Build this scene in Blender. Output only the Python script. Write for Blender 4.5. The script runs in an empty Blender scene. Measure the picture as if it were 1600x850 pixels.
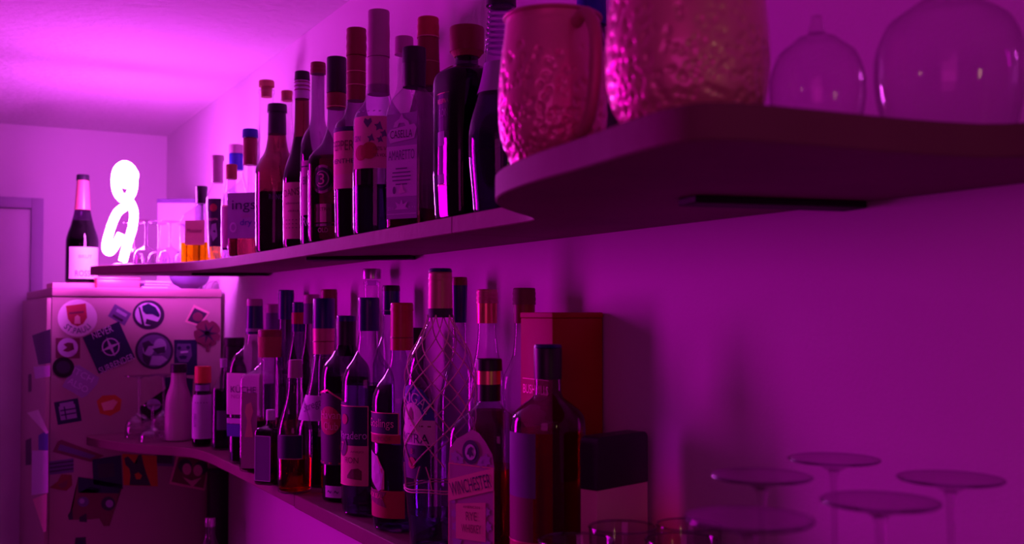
import bpy, bmesh, math, random
from mathutils import Vector, Matrix
random.seed(7)
scene = bpy.context.scene
C = scene.collection

# ------------------------------------------------------------------ camera
F = 1650.0; PX = 800.0; PY = 440.0; PITCH = math.radians(1.73571); YAW = math.radians(28.8663)
FOCUS = 1.55; FSTOP = 6.5
cam_d = bpy.data.cameras.new('camera'); cam = bpy.data.objects.new('camera', cam_d); C.objects.link(cam)
scene.camera = cam
cam_d.sensor_width = 36.0; cam_d.sensor_fit = 'HORIZONTAL'; cam_d.lens = F / 1600.0 * 36.0
cam_d.shift_y = (PY - 425.0) / 1600.0
cam_d.clip_start = 0.02
cam.location = (0, 0, 0)
cam.rotation_euler = (math.pi / 2 + PITCH, 0, -YAW)
cam_d.dof.use_dof = True; cam_d.dof.focus_distance = FOCUS; cam_d.dof.aperture_fstop = FSTOP
scene.view_settings.view_transform = 'Standard'; scene.view_settings.look = 'None'
scene.view_settings.gamma = 1.0; scene.view_settings.use_curve_mapping = False
scene.view_settings.exposure = 0.0
try:
    scene.cycles.transparent_max_bounces = 48; scene.cycles.max_bounces = 14
    scene.cycles.transmission_bounces = 12; scene.cycles.glossy_bounces = 5; scene.cycles.diffuse_bounces = 4
    scene.cycles.sample_clamp_indirect = 12.0
    scene.cycles.caustics_reflective = False
except Exception: pass

# ------------------------------------------------------------------ light
world = bpy.data.worlds.new('dim_room'); scene.world = world; world.use_nodes = True
world.node_tree.nodes['Background'].inputs[0].default_value = (1.0, 0.03, 0.72, 1)
world.node_tree.nodes['Background'].inputs[1].default_value = 0.055
NEON = (0.88, 0.085, 1.0); NEON_L = 130.0
def area(name, loc, aim, sx, sy, col, power):
    l = bpy.data.lights.new(name, 'AREA'); l.shape = 'RECTANGLE'; l.size = sx; l.size_y = sy; l.color = col; l.energy = power
    o = bpy.data.objects.new(name, l); C.objects.link(o); o.location = loc
    o.rotation_euler = (Vector(aim) - Vector(loc)).to_track_quat('-Z', 'Y').to_euler(); return o
far_fill = area('far_fill_light', (-0.75, 3.1, 0.0), (0.7, 0.9, -0.2), 0.42, 1.2, (1.0, 0.0, 0.9), 7.0)  # added fill, no real fixture: lifts the wall and streaks the bottle edges
far_fill.data.spread = math.radians(95)
area('front_fill_light', (-1.1, -0.9, 0.35), (0.6, 1.4, -0.1), 0.9, 0.9, (1.0, 0.03, 0.66), 3.4)  # added soft fill from behind the camera, brightens labels facing it
area('warm_lamp_light', (0.42, -1.1, 0.12), (0.6, 1.2, -0.05), 0.05, 0.16, (1.0, 0.62, 0.28), 0.36)

# ------------------------------------------------------------------ projection helpers (place things by where their rays meet real surfaces)
_fw = Vector((math.sin(YAW) * math.cos(PITCH), math.cos(YAW) * math.cos(PITCH), math.sin(PITCH)))
_r = Vector((math.cos(YAW), -math.sin(YAW), 0)); _u = _r.cross(_fw)
def ray(px, py): return _fw + _r * ((px - PX) / F) - _u * ((py - PY) / F)
def on_z(px, py, z): d = ray(px, py); return d * (z / d.z)
def on_x(px, py, x): d = ray(px, py); return d * (x / d.x)
def on_y(px, py, y): d = ray(px, py); return d * (y / d.y)
def spot(px, x):                      # plan position of a vertical axis seen at column px, at distance x from the camera line
    p = on_x(px, 490, x); return p.x, p.y, p.dot(_fw)
def z_at(px, py, x, y):
    d = ray(px, py); return d.z / math.hypot(d.x, d.y) * math.hypot(x, y)

WALL_X = 0.72; Y_FAR = 3.81; Z_CEIL = 0.621; Z_FLOOR = -1.65
UT = 0.1195; UB = 0.098; LT = -0.3145; LB = -0.336
FR_Y = 2.955; FR_TOP = 0.068

# ------------------------------------------------------------------ materials
def _mat(name):
    m = bpy.data.materials.new(name); m.use_nodes = True; nt = m.node_tree
    return m, nt, nt.nodes, nt.links
def pm(name, col, rough=0.5, metal=0.0, var=0.08, scale=30, bump=0.0, bscale=80, spec=0.5, coat=0.0):
    m, nt, N, L = _mat(name); b = N['Principled BSDF']
    b.inputs['Roughness'].default_value = rough; b.inputs['Metallic'].default_value = metal
    b.inputs['Specular IOR Level'].default_value = spec; b.inputs['Coat Weight'].default_value = coat
    tc = N.new('ShaderNodeTexCoord'); nz = N.new('ShaderNodeTexNoise'); nz.inputs['Scale'].default_value = scale
    nz.inputs['Detail'].default_value = 4
    L.new(tc.outputs['Object'], nz.inputs['Vector'])
    mx = N.new('ShaderNodeMix'); mx.data_type = 'RGBA'
    mx.inputs[6].default_value = (*[c * (1 - var) for c in col], 1); mx.inputs[7].default_value = (*[min(1, c * (1 + var)) for c in col], 1)
    L.new(nz.outputs['Fac'], mx.inputs[0]); L.new(mx.outputs[2], b.inputs['Base Color'])
    if bump:
        n2 = N.new('ShaderNodeTexNoise'); n2.inputs['Scale'].default_value = bscale; n2.inputs['Detail'].default_value = 5
        L.new(tc.outputs['Object'], n2.inputs['Vector'])
        bp = N.new('ShaderNodeBump'); bp.inputs['Strength'].default_value = bump; bp.inputs['Distance'].default_value = 0.004
        L.new(n2.outputs['Fac'], bp.inputs['Height']); L.new(bp.outputs['Normal'], b.inputs['Normal'])
    return m
def glass(name, tint=(0.93, 0.95, 0.97), edge=(0.55, 0.55, 0.6), rough=0.008, ior=1.5, wav=0.06, ws=30):
    """thin wall of glass: light passes tinted, more where the wall is crossed obliquely, with a Fresnel reflection on top"""
    m, nt, N, L = _mat(name); N.remove(N['Principled BSDF']); out = N['Material Output']
    lw = N.new('ShaderNodeLayerWeight'); lw.inputs['Blend'].default_value = 0.35
    pw = N.new('ShaderNodeMath'); pw.operation = 'POWER'; pw.inputs[1].default_value = 2.6
    L.new(lw.outputs['Facing'], pw.inputs[0])
    mx = N.new('ShaderNodeMix'); mx.data_type = 'RGBA'; mx.inputs[6].default_value = (*tint, 1); mx.inputs[7].default_value = (*edge, 1)
    L.new(pw.outputs[0], mx.inputs[0])
    tr = N.new('ShaderNodeBsdfTransparent'); L.new(mx.outputs[2], tr.inputs[0])
    gl = N.new('ShaderNodeBsdfGlossy'); gl.inputs['Roughness'].default_value = rough
    fr = N.new('ShaderNodeFresnel'); geo = N.new('ShaderNodeNewGeometry'); ir = N.new('ShaderNodeMix'); ir.data_type = 'FLOAT'      # same reflectance from both sides of the pane
    ir.inputs[2].default_value = ior; ir.inputs[3].default_value = 1.0 / ior
    L.new(geo.outputs['Backfacing'], ir.inputs[0]); L.new(ir.outputs[0], fr.inputs['IOR'])
    ms = N.new('ShaderNodeMixShader'); L.new(fr.outputs[0], ms.inputs[0]); L.new(tr.outputs[0], ms.inputs[1]); L.new(gl.outputs[0], ms.inputs[2])
    if wav:
        tc = N.new('ShaderNodeTexCoord'); n2 = N.new('ShaderNodeTexNoise'); n2.inputs['Scale'].default_value = ws
        L.new(tc.outputs['Object'], n2.inputs['Vector']); bp = N.new('ShaderNodeBump'); bp.inputs['Strength'].default_value = wav
        bp.inputs['Distance'].default_value = 0.003
        L.new(n2.outputs['Fac'], bp.inputs['Height']); L.new(bp.outputs['Normal'], gl.inputs['Normal'])
    L.new(ms.outputs[0], out.inputs[0]); return m
def liquid(name, col, rough=0.0):
    m, nt, N, L = _mat(name); N.remove(N['Principled BSDF']); out = N['Material Output']
    g = N.new('ShaderNodeBsdfGlass'); g.inputs['Color'].default_value = (*col, 1); g.inputs['IOR'].default_value = 1.34
    g.inputs['Roughness'].default_value = rough
    L.new(g.outputs[0], out.inputs[0]); return m

M = {}
M['wall'] = pm('wall_paint', (0.78, 0.76, 0.78), 0.85, var=0.02, scale=6, bump=0.12, bscale=260)
M['ceiling'] = pm('ceiling_plaster', (0.74, 0.73, 0.74), 0.9, var=0.03, scale=9, bump=1.0, bscale=42)
M['floor'] = pm('floor_boards', (0.22, 0.12, 0.08), 0.5, var=0.2, scale=8)
M['door'] = pm('door_paint', (0.74, 0.68, 0.76), 0.5, var=0.03)
M['frame'] = pm('door_frame_paint', (0.42, 0.34, 0.5), 0.5, var=0.03)
M['shelf'] = pm('stained_shelf_wood', (0.20, 0.09, 0.11), 0.65, var=0.3, scale=7, bump=0.15, bscale=60, spec=0.2)
M['black'] = pm('black_plastic', (0.012, 0.011, 0.02), 0.4)
M['iron'] = pm('black_iron', (0.004, 0.004, 0.005), 0.7)
M['navy'] = pm('navy_foil', (0.012, 0.012, 0.16), 0.3)
M['blue'] = pm('blue_cap', (0.01, 0.02, 0.38), 0.4)
M['red'] = pm('red_foil', (0.52, 0.03, 0.05), 0.35)
M['darkred'] = pm('dark_red_foil', (0.26, 0.015, 0.04), 0.4)
M['redbox'] = pm('red_card', (0.40, 0.012, 0.004), 0.6, var=0.05)
M['mauve'] = pm('mauve_foil', (0.5, 0.25, 0.42), 0.4)
M['rose'] = pm('rose_foil', (0.85, 0.3, 0.3), 0.32, metal=0.35)
M['gold'] = pm('gold_foil', (0.9, 0.55, 0.22), 0.28, metal=0.8)
M['copperfoil'] = pm('copper_foil', (0.66, 0.30, 0.27), 0.4, metal=0.2)
M['cork'] = pm('brown_cork', (0.42, 0.15, 0.09), 0.8, bump=0.3, bscale=300)
M['orange'] = pm('orange_cap', (0.85, 0.2, 0.06), 0.5)
M['silver'] = pm('silver_cap', (0.75, 0.72, 0.78), 0.25, metal=0.7)
M['white'] = pm('white_paper', (0.82, 0.8, 0.8), 0.7, var=0.04)
M['pink'] = pm('pink_paper', (0.85, 0.46, 0.5), 0.7, var=0.06)
M['tan'] = pm('tan_paper', (0.85, 0.5, 0.4), 0.7, var=0.08)
M['lilac'] = pm('lilac_paper', (0.72, 0.6, 0.86), 0.7, var=0.05)
M['lilac2'] = pm('dim_lilac_paper', (0.42, 0.34, 0.56), 0.7, var=0.08)
M['purple'] = pm('purple_paper', (0.16, 0.1, 0.26), 0.7, var=0.15)
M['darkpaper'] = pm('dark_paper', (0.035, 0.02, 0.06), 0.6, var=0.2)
M['navypaper'] = pm('navy_paper', (0.012, 0.015, 0.075), 0.6, var=0.1)
M['bluepaper'] = pm('blue_paper', (0.05, 0.05, 0.42), 0.6)
M['redpaper'] = pm('red_paper', (0.5, 0.04, 0.08), 0.65, var=0.08)
M['maroon'] = pm('maroon_paper', (0.2, 0.03, 0.08), 0.65, var=0.1)
M['orangepaper'] = pm('orange_paper', (0.62, 0.16, 0.03), 0.7, var=0.15)
M['goldpaper'] = pm('gold_print', (0.95, 0.6, 0.35), 0.4, metal=0.1)
M['fridge'] = pm('cream_enamel', (0.42, 0.30, 0.29), 0.45, var=0.03, bump=0.1, bscale=300)
M['lid'] = pm('fridge_lid', (0.48, 0.30, 0.31), 0.5, var=0.04)
M['copper'] = None
M['clear'] = glass('clear_glass', (0.95, 0.95, 0.96), (0.45, 0.4, 0.5))
M['clearold'] = glass('embossed_clear_glass', (0.93, 0.9, 0.94), (0.4, 0.32, 0.46), wav=0.5)
M['mist'] = glass('tinted_lilac_glass', (0.78, 0.68, 0.84), (0.3, 0.2, 0.4))
M['smoke'] = glass('smoky_glass', (0.5, 0.36, 0.5), (0.14, 0.08, 0.18))
M['fine'] = glass('stemware_glass', (0.93, 0.9, 0.93), (0.42, 0.3, 0.42), rough=0.03)
M['cut'] = glass('sparkling_coupe_glass', (0.93, 0.93, 0.96), (0.7, 0.6, 0.85), rough=0.02, wav=0.9, ws=60, ior=2.3)
M['t_red'] = glass('red_amber_spirit', (1.0, 0.35, 0.12), (0.8, 0.12, 0.05), ior=1.33)
M['rim'] = glass('thick_glass_rim', (0.75, 0.65, 0.8), (0.35, 0.25, 0.4), ior=1.7)
M['brown'] = glass('brown_glass', (0.3, 0.12, 0.13), (0.07, 0.02, 0.07))
M['dark'] = glass('dark_bottle_glass', (0.3, 0.15, 0.36), (0.1, 0.04, 0.15))
M['frost'] = pm('frosted_white_glass', (0.66, 0.5, 0.56), 0.4, var=0.05)
M['l_dark'] = liquid('dark_liqueur', (0.2, 0.1, 0.3))
M['l_black'] = liquid('black_liqueur', (0.06, 0.03, 0.12))
M['l_violet'] = liquid('violet_liqueur', (0.55, 0.3, 0.7))
M['l_amber'] = liquid('amber_spirit', (1.0, 1.0, 0.02))
M['l_red'] = liquid('reddish_spirit', (0.95, 0.4, 0.08))
M['l_brown'] = liquid('brown_spirit', (0.55, 0.2, 0.25))
M['net'] = pm('straw_net', (0.95, 0.72, 0.68), 0.7)
def copper_mat(name):
    m, nt, N, L = _mat(name); b = N['Principled BSDF']
    b.inputs['Base Color'].default_value = (0.95, 0.42, 0.42, 1); b.inputs['Metallic'].default_value = 0.35; b.inputs['Roughness'].default_value = 0.42; b.inputs['Coat Weight'].default_value = 1.0; b.inputs['Coat Roughness'].default_value = 0.05
    return m
M['copper'] = copper_mat('hammered_copper')

# ------------------------------------------------------------------ mesh helpers
def mk(name, verts, faces, mat, parent=None, smooth=True, auto=True):
    me = bpy.data.meshes.new(name); me.from_pydata([tuple(v) for v in verts], [], faces); me.update()
    bm = bmesh.new(); bm.from_mesh(me); bmesh.ops.recalc_face_normals(bm, faces=bm.faces[:]); bm.to_mesh(me); bm.free()
    if mat: me.materials.append(mat)
    o = bpy.data.objects.new(name, me); C.objects.link(o)
    if smooth:
        me.polygons.foreach_set('use_smooth', [True] * len(me.polygons))
        try: me.set_sharp_from_angle(angle=math.radians(38))
        except Exception: pass
    if parent: o.parent = parent
    return o
def bevel_obj(o, w=0.002, seg=2):
    bm = bmesh.new(); bm.from_mesh(o.data)
    bmesh.ops.bevel(bm, geom=bm.edges[:], offset=w, segments=seg, profile=0.5, affect='EDGES'); bm.to_mesh(o.data); bm.free()
    o.data.polygons.foreach_set('use_smooth', [True] * len(o.data.polygons))
    try: o.data.set_sharp_from_angle(angle=math.radians(38))
    except Exception: pass
    return o
def box(name, x0, x1, y0, y1, z0, z1, mat, parent=None, bev=0.0):
    v = [(x0, y0, z0), (x1, y0, z0), (x1, y1, z0), (x0, y1, z0), (x0, y0, z1), (x1, y0, z1), (x1, y1, z1), (x0, y1, z1)]
    f = [(0, 3, 2, 1), (4, 5, 6, 7), (0, 1, 5, 4), (1, 2, 6, 5), (2, 3, 7, 6), (3, 0, 4, 7)]
    o = mk(name, v, f, mat, parent, smooth=False)
    if bev: bevel_obj(o, bev)
    return o
def empty(name, loc, rz=0.0):
    o = bpy.data.objects.new(name, None); C.objects.link(o); o.location = loc; o.rotation_euler = (0, 0, rz)
    o.empty_display_size = 0.02; return o
def tag(o, label=None, cat=None, group=None, kind=None):
    if label: o['label'] = label
    if cat: o['category'] = cat
    if group: o['group'] = group
    if kind: o['kind'] = kind
    return o
def ring_pt(r, k, t, asp=1.0):
    """cross-section: k=0 circle .. k=1 rounded square of half side r"""
    c, s = math.cos(t), math.sin(t)
    if k <= 0: return r * c, r * asp * s
    n = 2 + 7 * k
    q = (abs(c) ** n + abs(s) ** n) ** (-1.0 / n)
    return r * c * q, r * asp * s * q
def loft(name, rings, mat, parent=None, seg=40, closed=True, asp=1.0):
    """rings: (z, r, k)"""
    V = []; Fc = []
    for (z, r, k) in rings:
        for i in range(seg):
            x, y = ring_pt(max(r, 1e-5), k, 2 * math.pi * i / seg, asp); V.append((x, y, z))
    for j in range(len(rings) - 1):
        for i in range(seg):
            a = j * seg + i; b = j * seg + (i + 1) % seg
            Fc.append((a, b, b + seg, a + seg))
    if closed:
        Fc.append(tuple(reversed(range(seg)))); n = (len(rings) - 1) * seg; Fc.append(tuple(n + i for i in range(seg)))
    return mk(name, V, Fc, mat, parent)
def smooth_prof(pts, n=5):
    """Catmull-Rom through (z, r, k) points; a point with a 4th entry True is a hard corner"""
    out = []
    P = [p if len(p) > 3 else (*p, False) for p in pts]
    for i in range(len(P) - 1):
        p1, p2 = P[i], P[i + 1]
        p0 = P[i - 1] if i > 0 and not p1[3] else p1
        p3 = P[i + 2] if i + 2 < len(P) and not p2[3] else p2
        for s in range(n):
            t = s / n
            def cr(a, b, c, d): return 0.5 * ((2 * b) + (-a + c) * t + (2 * a - 5 * b + 4 * c - d) * t * t + (-a + 3 * b - 3 * c + d) * t ** 3)
            r = cr(p0[1], p1[1], p2[1], p3[1]); z = p1[0] + (p2[0] - p1[0]) * t
            lo, hi = min(p1[1], p2[1]), max(p1[1], p2[1]); m_ = (hi - lo) * 0.08
            out.append((z, min(max(r, lo - m_), hi + m_), p1[2] + (p2[2] - p1[2]) * t))
    out.append(P[-1][:3]); return out
def prof_r(prof, z):
    for a, b in zip(prof, prof[1:]):
        if a[0] <= z <= b[0]:
            t = (z - a[0]) / max(b[0] - a[0], 1e-9); return a[1] + (b[1] - a[1]) * t, a[2] + (b[2] - a[2]) * t
    return (prof[0][1:] if z < prof[0][0] else prof[-1][1:])
def tube_mesh(paths, rad, seg=8, closed=False):
    V = []; Fc = []
    for P in paths:
        P = [Vector(p) for p in P]; n = len(P); base = len(V); prev = None
        for i, p in enumerate(P):
            if closed: t = (P[(i + 1) % n] - P[i - 1])
            else: t = (P[min(i + 1, n - 1)] - P[max(i - 1, 0)])
            t.normalize()
            if prev is None:
                a = Vector((0, 0, 1)) if abs(t.z) < 0.9 else Vector((1, 0, 0)); u = t.cross(a).normalized()
            else: u = (prev - t * prev.dot(t)).normalized()
            prev = u; w = t.cross(u)
            for k in range(seg):
                q = 2 * math.pi * k / seg; V.append(p + (u * math.cos(q) + w * math.sin(q)) * rad)
        m_ = n if closed else n - 1
        for i in range(m_):
            for k in range(seg):
                a = base + i * seg + k; b = base + i * seg + (k + 1) % seg
                c = base + ((i + 1) % n) * seg + (k + 1) % seg; d = base + ((i + 1) % n) * seg + k
                Fc.append((a, b, c, d))
        if not closed:
            Fc.append(tuple(base + k for k in reversed(range(seg)))); Fc.append(tuple(base + (n - 1) * seg + k for k in range(seg)))
    return V, Fc
_tc = {}
def text_geo(s):
    """flat lettering outline filled to triangles, scaled to a unit box"""
    if s in _tc: return _tc[s]
    cu = bpy.data.curves.new('lettering_source', 'FONT'); cu.body = s; cu.size = 1.0; cu.resolution_u = 3; cu.align_x = 'LEFT'
    o = bpy.data.objects.new('lettering_source', cu); C.objects.link(o)
    dg = bpy.context.evaluated_depsgraph_get(); me = o.evaluated_get(dg).to_mesh()
    V = [(v.co.x, v.co.y) for v in me.vertices]; Fc = [tuple(p.vertices) for p in me.polygons]
    o.evaluated_get(dg).to_mesh_clear(); bpy.data.objects.remove(o); bpy.data.curves.remove(cu)
    x0 = min(v[0] for v in V); x1 = max(v[0] for v in V); y0 = min(v[1] for v in V); y1 = max(v[1] for v in V)
    V = [((v[0] - x0) / (x1 - x0) - 0.5, (v[1] - y0) / (y1 - y0) - 0.5) for v in V]
    _tc[s] = (V, Fc); return _tc[s]

# ------------------------------------------------------------------ bottles
REPORT = []
class Bottle:
    def __init__(s, name, label, px, x, prof, mat, rel=0.0, base_z=None, asp=1.0, group=None, cat='bottle', seg=44, loc=None, fixhw=1.0):
        """prof: (row_px, half_width_px, squareness) measured in the photograph, converted to metres at the bottle's own distance.
        rel: degrees by which the label turns to the viewer's left"""
        s.px = px
        X, Y, Z = spot(px, x); s.X, s.Y, s.Z = X, Y, Z; s.sc = Z / F; s.bz = base_z
        rz = -math.atan2(X, Y) - math.radians(rel)
        s.root = tag(empty(name, (X, Y, base_z), rz), label, cat, group)
        pts = []
        for i, p in enumerate(prof):
            y, hw = p[0], p[1]; k = p[2] if len(p) > 2 else 0
            z = 0.0 if i == 0 else s.h(y)
            pts.append((z, hw * s.sc * fixhw, k) + ((True,) if len(p) > 3 else ()))
        pts.sort(key=lambda q: q[0])
        R = smooth_prof(pts)
        R = [(0.0, R[0][1] * 0.86, R[0][2]), (0.002, R[0][1] * 0.96, R[0][2])] + [(max(z, 0.006) if i == 0 else z, r, k) for i, (z, r, k) in enumerate(R)]
        s.prof = R; s.asp = asp; s.seg = seg
        s.body = loft('body', R, mat, s.root, seg=seg, asp=asp)
        rr = max(r for _, r, _ in R); REPORT.append((name, round(X, 3), round(Y, 3), round(rr, 3), round(R[-1][0], 3), label, base_z))
    def h(s, y): return z_at(s.px, y, s.X, s.Y) - s.bz
    def liquid(s, level, mat, shrink=0.0022, name='liquid'):
        zt = s.h(level); R = [(z, max(r - shrink, 0.002), k) for z, r, k in s.prof if 0.005 < z < zt]
        r, k = prof_r(s.prof, zt); R.append((zt, r - shrink, k))
        R = [(0.004, R[0][1] * 0.9, R[0][2])] + R
        return loft(name, R, mat, s.root, seg=s.seg, asp=s.asp)
    def cap(s, y0, y1, hw0, hw1, mat, name='cap', ribs=0, k=0.0, top=True, label=None, inset=0.0):
        """from lower row y0 to upper row y1"""
        z0, z1 = s.h(y0), s.h(y1); r0, r1 = hw0 * s.sc, hw1 * s.sc
        R = [(z0, r0, k)]
        if ribs:
            n = ribs * 4
            for i in range(1, n): t = i / n; R.append((z0 + (z1 - z0) * t, (r0 + (r1 - r0) * t) * (1 + 0.022 * math.cos(t * ribs * 2 * math.pi)), k))
        if top: R += [(z1 - 0.0022, r1, k), (z1 - 0.0006, r1 * 0.96, k), (z1, r1 * 0.88, k)]
        else: R.append((z1, r1, k))
        o = loft(name, R, mat, s.root, seg=36, closed=True)
        if label: o['label'] = label
        return o
    def surf(s, u, z, eps):
        """u metres round the body from the label's centre line, z up"""
        r, k = prof_r(s.prof, z)
        if k > 0.35:
            hy = r * s.asp
            hx = r * 0.94
            if abs(u) <= hx: return Vector((u, -hy - eps, z))
            e = abs(u) - hx; sg = 1 if u > 0 else -1
            return Vector((sg * (r + eps), -hy + e, z))
        r += eps; a = u / r; return Vector((r * math.sin(a), -r * math.cos(a), z))
    def patch(s, y0, y1, u0, u1, mat, name='label', eps=0.0005, parent=None, round_=0.0, label=None, poly=None, follow=True):
        """paper on the body between rows y0 (top) and y1 (bottom), u in px either side of the centre line"""
        z1, z0 = s.h(y0), s.h(y1); n = max(4, int(abs(u1 - u0) / 3)); m_ = 10
        V = []; Fc = []
        for j in range(m_ + 1):
            for i in range(n + 1):
                u = (u0 + (u1 - u0) * i / n) * s.sc; z = z0 + (z1 - z0) * j / m_
                V.append(s.surf(u, z, eps))
        for j in range(m_):
            for i in range(n):
                a = j * (n + 1) + i; Fc.append((a, a + 1, a + n + 2, a + n + 1))
        o = mk(name, V, Fc, mat, parent or s.root)
        if label: o['label'] = label
        return o
    def art(s, poly, mat, name='emblem', eps=0.0011, parent=None, label=None):
        """flat printed shape, polygon in (u px, row px), laid on the body"""
        bm = bmesh.new(); vs = [bm.verts.new((u * s.sc, s.h(y), 0)) for u, y in poly]
        f = bm.faces.new(vs); bmesh.ops.triangulate(bm, faces=[f])
        for _ in range(2): bmesh.ops.subdivide_edges(bm, edges=[e for e in bm.edges if e.calc_length() > 0.006], cuts=1)
        bmesh.ops.triangulate(bm, faces=bm.faces[:])
        V = [s.surf(v.co.x, v.co.y, eps) for v in bm.verts]; bm.verts.index_update()
        Fc = [tuple(v.index for v in f.verts) for f in bm.faces]; bm.free()
        o = mk(name, V, Fc, mat, parent or s.root, smooth=False)
        if label: o['label'] = label
        return o
    def text(s, body, u, y, w, h, mat, parent=None, rot=0.0, eps=0.0016, arc=0.0):
        V, Fc = text_geo(body); c_, s_ = math.cos(rot), math.sin(rot); out = []
        for a, b in V:
            uu, vv = a * w, b * h
            if arc:                       # bend along an arc of radius arc (px)
                t = uu / arc; uu, vv = (arc + vv) * math.sin(t), (arc + vv) * math.cos(t) - arc
            uu, vv = uu * c_ - vv * s_, uu * s_ + vv * c_
            out.append(s.surf((u + uu) * s.sc, s.h(y - vv), eps))
        return mk('lettering', out, Fc, mat, parent or s.root, smooth=False)
def circ(u, y, r, n=22, ry=None): return [(u + r * math.cos(2 * math.pi * i / n), y + (ry or r) * math.sin(2 * math.pi * i / n)) for i in range(n)]
def rect(u0, u1, y0, y1): return [(u0, y0), (u1, y0), (u1, y1), (u0, y1)]
def frame_lines(b, u0, u1, y0, y1, w, mat, parent=None, name='border'):
    """thin printed border"""
    V = []; Fc = []
    for (a0, a1, c0, c1) in ((u0, u1, y0, y0 + w), (u0, u1, y1 - w, y1), (u0, u0 + w, y0, y1), (u1 - w, u1, y0, y1)):
        n = max(1, int(abs(a1 - a0) / 4)); base = len(V)
        m_ = max(1, int(abs(c1 - c0) / 12))
        for j in range(m_ + 1):
            for i in range(n + 1): V.append(b.surf((a0 + (a1 - a0) * i / n) * b.sc, b.h(c0 + (c1 - c0) * j / m_), 0.0012))
        for j in range(m_):
            for i in range(n): a = base + j * (n + 1) + i; Fc.append((a, a + 1, a + n + 2, a + n + 1))
    return mk(name, V, Fc, mat, parent or b.root, smooth=False)
# ------------------------------------------------------------------ setting
tag(box('wall_right', WALL_X, WALL_X + 0.12, -1.6, Y_FAR + 0.12, Z_FLOOR, Z_CEIL, M['wall']), kind='structure')
tag(box('wall_far', -2.8, WALL_X, Y_FAR, Y_FAR + 0.12, Z_FLOOR, Z_CEIL, M['wall']), kind='structure')
tag(box('ceiling', -2.8, WALL_X + 0.12, -1.6, Y_FAR + 0.12, Z_CEIL, Z_CEIL + 0.1, M['ceiling']), kind='structure')
tag(box('floor', -2.8, WALL_X + 0.12, -1.6, Y_FAR + 0.12, Z_FLOOR - 0.1, Z_FLOOR, M['floor']), kind='structure')
# door in the far wall
dr = on_y(66, 400, Y_FAR).x; dtop = on_y(60, 311, Y_FAR).z; ci = on_y(47, 400, Y_FAR).x
door = tag(empty('door_1', (ci - 0.45, Y_FAR, Z_FLOOR)), 'pale panelled door in the far wall', 'door', kind='structure')
dw = 0.78; yb = -0.012
def dbox(name, x0, x1, y0, y1, z0, z1, m, b=0.002): return box(name, x0, x1, y0, y1, z0, z1, m, door, b)
H = dtop - Z_FLOOR; xr = ci - (ci - 0.45)
dbox('door_frame', xr, xr + (dr - ci), -0.03, -0.001, 0, H, M['frame'])
dbox('door_frame', xr - 0.86, xr - 0.78, -0.03, -0.001, 0, H, M['frame'])
dbox('door_frame', xr - 0.78, xr, -0.03, -0.001, H - 0.035, H, M['frame'])
dbox('door_leaf', xr - 0.78, xr, -0.016, -0.001, 0, H - 0.036, M['door'])
for (a, b_) in ((xr - 0.66, xr - 0.14),):
    for (z0, z1) in ((H - 0.62, H - 0.15), (0.2, H - 0.75)):
        dbox('door_panel', a, b_, -0.024, -0.016, z0, z1, M['door'], 0.004)
        for q in ((a + 0.03, a + 0.045, z0 + 0.03, z1 - 0.03), (b_ - 0.045, b_ - 0.03, z0 + 0.03, z1 - 0.03)):
            dbox('door_moulding', q[0], q[1], -0.031, -0.024, q[2], q[3], M['frame'], 0.002)

# ------------------------------------------------------------------ shelves (plan outlines)
def chaikin(P, n=2, keep=()):
    for _ in range(n):
        Q = []
        for i in range(len(P) - 1):
            a, b = P[i], P[i + 1]
            Q += [(a[0] * .75 + b[0] * .25, a[1] * .75 + b[1] * .25), (a[0] * .25 + b[0] * .75, a[1] * .25 + b[1] * .75)]
        P = [P[0]] + Q + [P[-1]]
    return P
def board(name, curve, wall_pts, z0, z1, label, group=None):
    P = curve + wall_pts; n = len(P)
    V = [(x, y, z0) for x, y in P] + [(x, y, z1) for x, y in P]
    Fc = [tuple(reversed(range(n))), tuple(range(n, 2 * n))] + [(i, (i + 1) % n, (i + 1) % n + n, i + n) for i in range(n)]
    o = mk(name, V, Fc, M['shelf']); 
    bm = bmesh.new(); bm.from_mesh(o.data)
    es = [e for e in bm.edges if abs(e.verts[0].co.z - e.verts[1].co.z) < 1e-6 and max(e.verts[0].co.x, e.verts[1].co.x) < 0.71]
    bmesh.ops.bevel(bm, geom=es, offset=0.0012, segments=1, affect='EDGES'); bm.to_mesh(o.data); bm.free()
    return tag(o, label, 'shelf', group)
WX = WALL_X - 0.0005
near = chaikin([(0.56, 1.02), (0.558, 0.96), (0.53, 0.925), (0.49, 0.89), (0.445, 0.84), (0.41, 0.77), (0.392, 0.68), (0.385, 0.60), (0.375, 0.53), (0.372, 0.48), (0.39, 0.458), (0.45, 0.452), (0.54, 0.446), (0.60, 0.43), (0.62, 0.36), (0.63, 0.2)], 2)
board('wall_shelf', [(0.56, 1.168)] + near, [(WX, 0.2), (WX, 1.168)], UB, UT, 'nearer board of the upper shelf, rounded wide end carrying the copper mugs')
far = chaikin([(0.56, 1.9), (0.556, 2.15), (0.545, 2.35), (0.52, 2.50), (0.45, 2.64), (0.40, 2.72), (0.365, 2.80), (0.35, 2.87), (0.38, 2.895), (0.5, 2.86)], 2)
board('wall_shelf', [(0.56, 1.170)] + far, [(WX, 2.80), (WX, 1.170)], UB, UT, 'farther board of the upper shelf, ending in the tip under the neon lamp')
board('wall_shelf', [(0.56, 1.798)] + near, [(WX, 0.2), (WX, 1.798)], LB - 0.0015, LT, 'nearer board of the lower shelf, under the large spirits bottles')
farl = chaikin([(0.56, 2.0), (0.558, 2.3), (0.555, 2.47), (0.53, 2.56), (0.477, 2.62), (0.425, 2.70), (0.39, 2.78), (0.36, 2.87), (0.355, 2.925), (0.40, 2.94)], 2)
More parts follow.
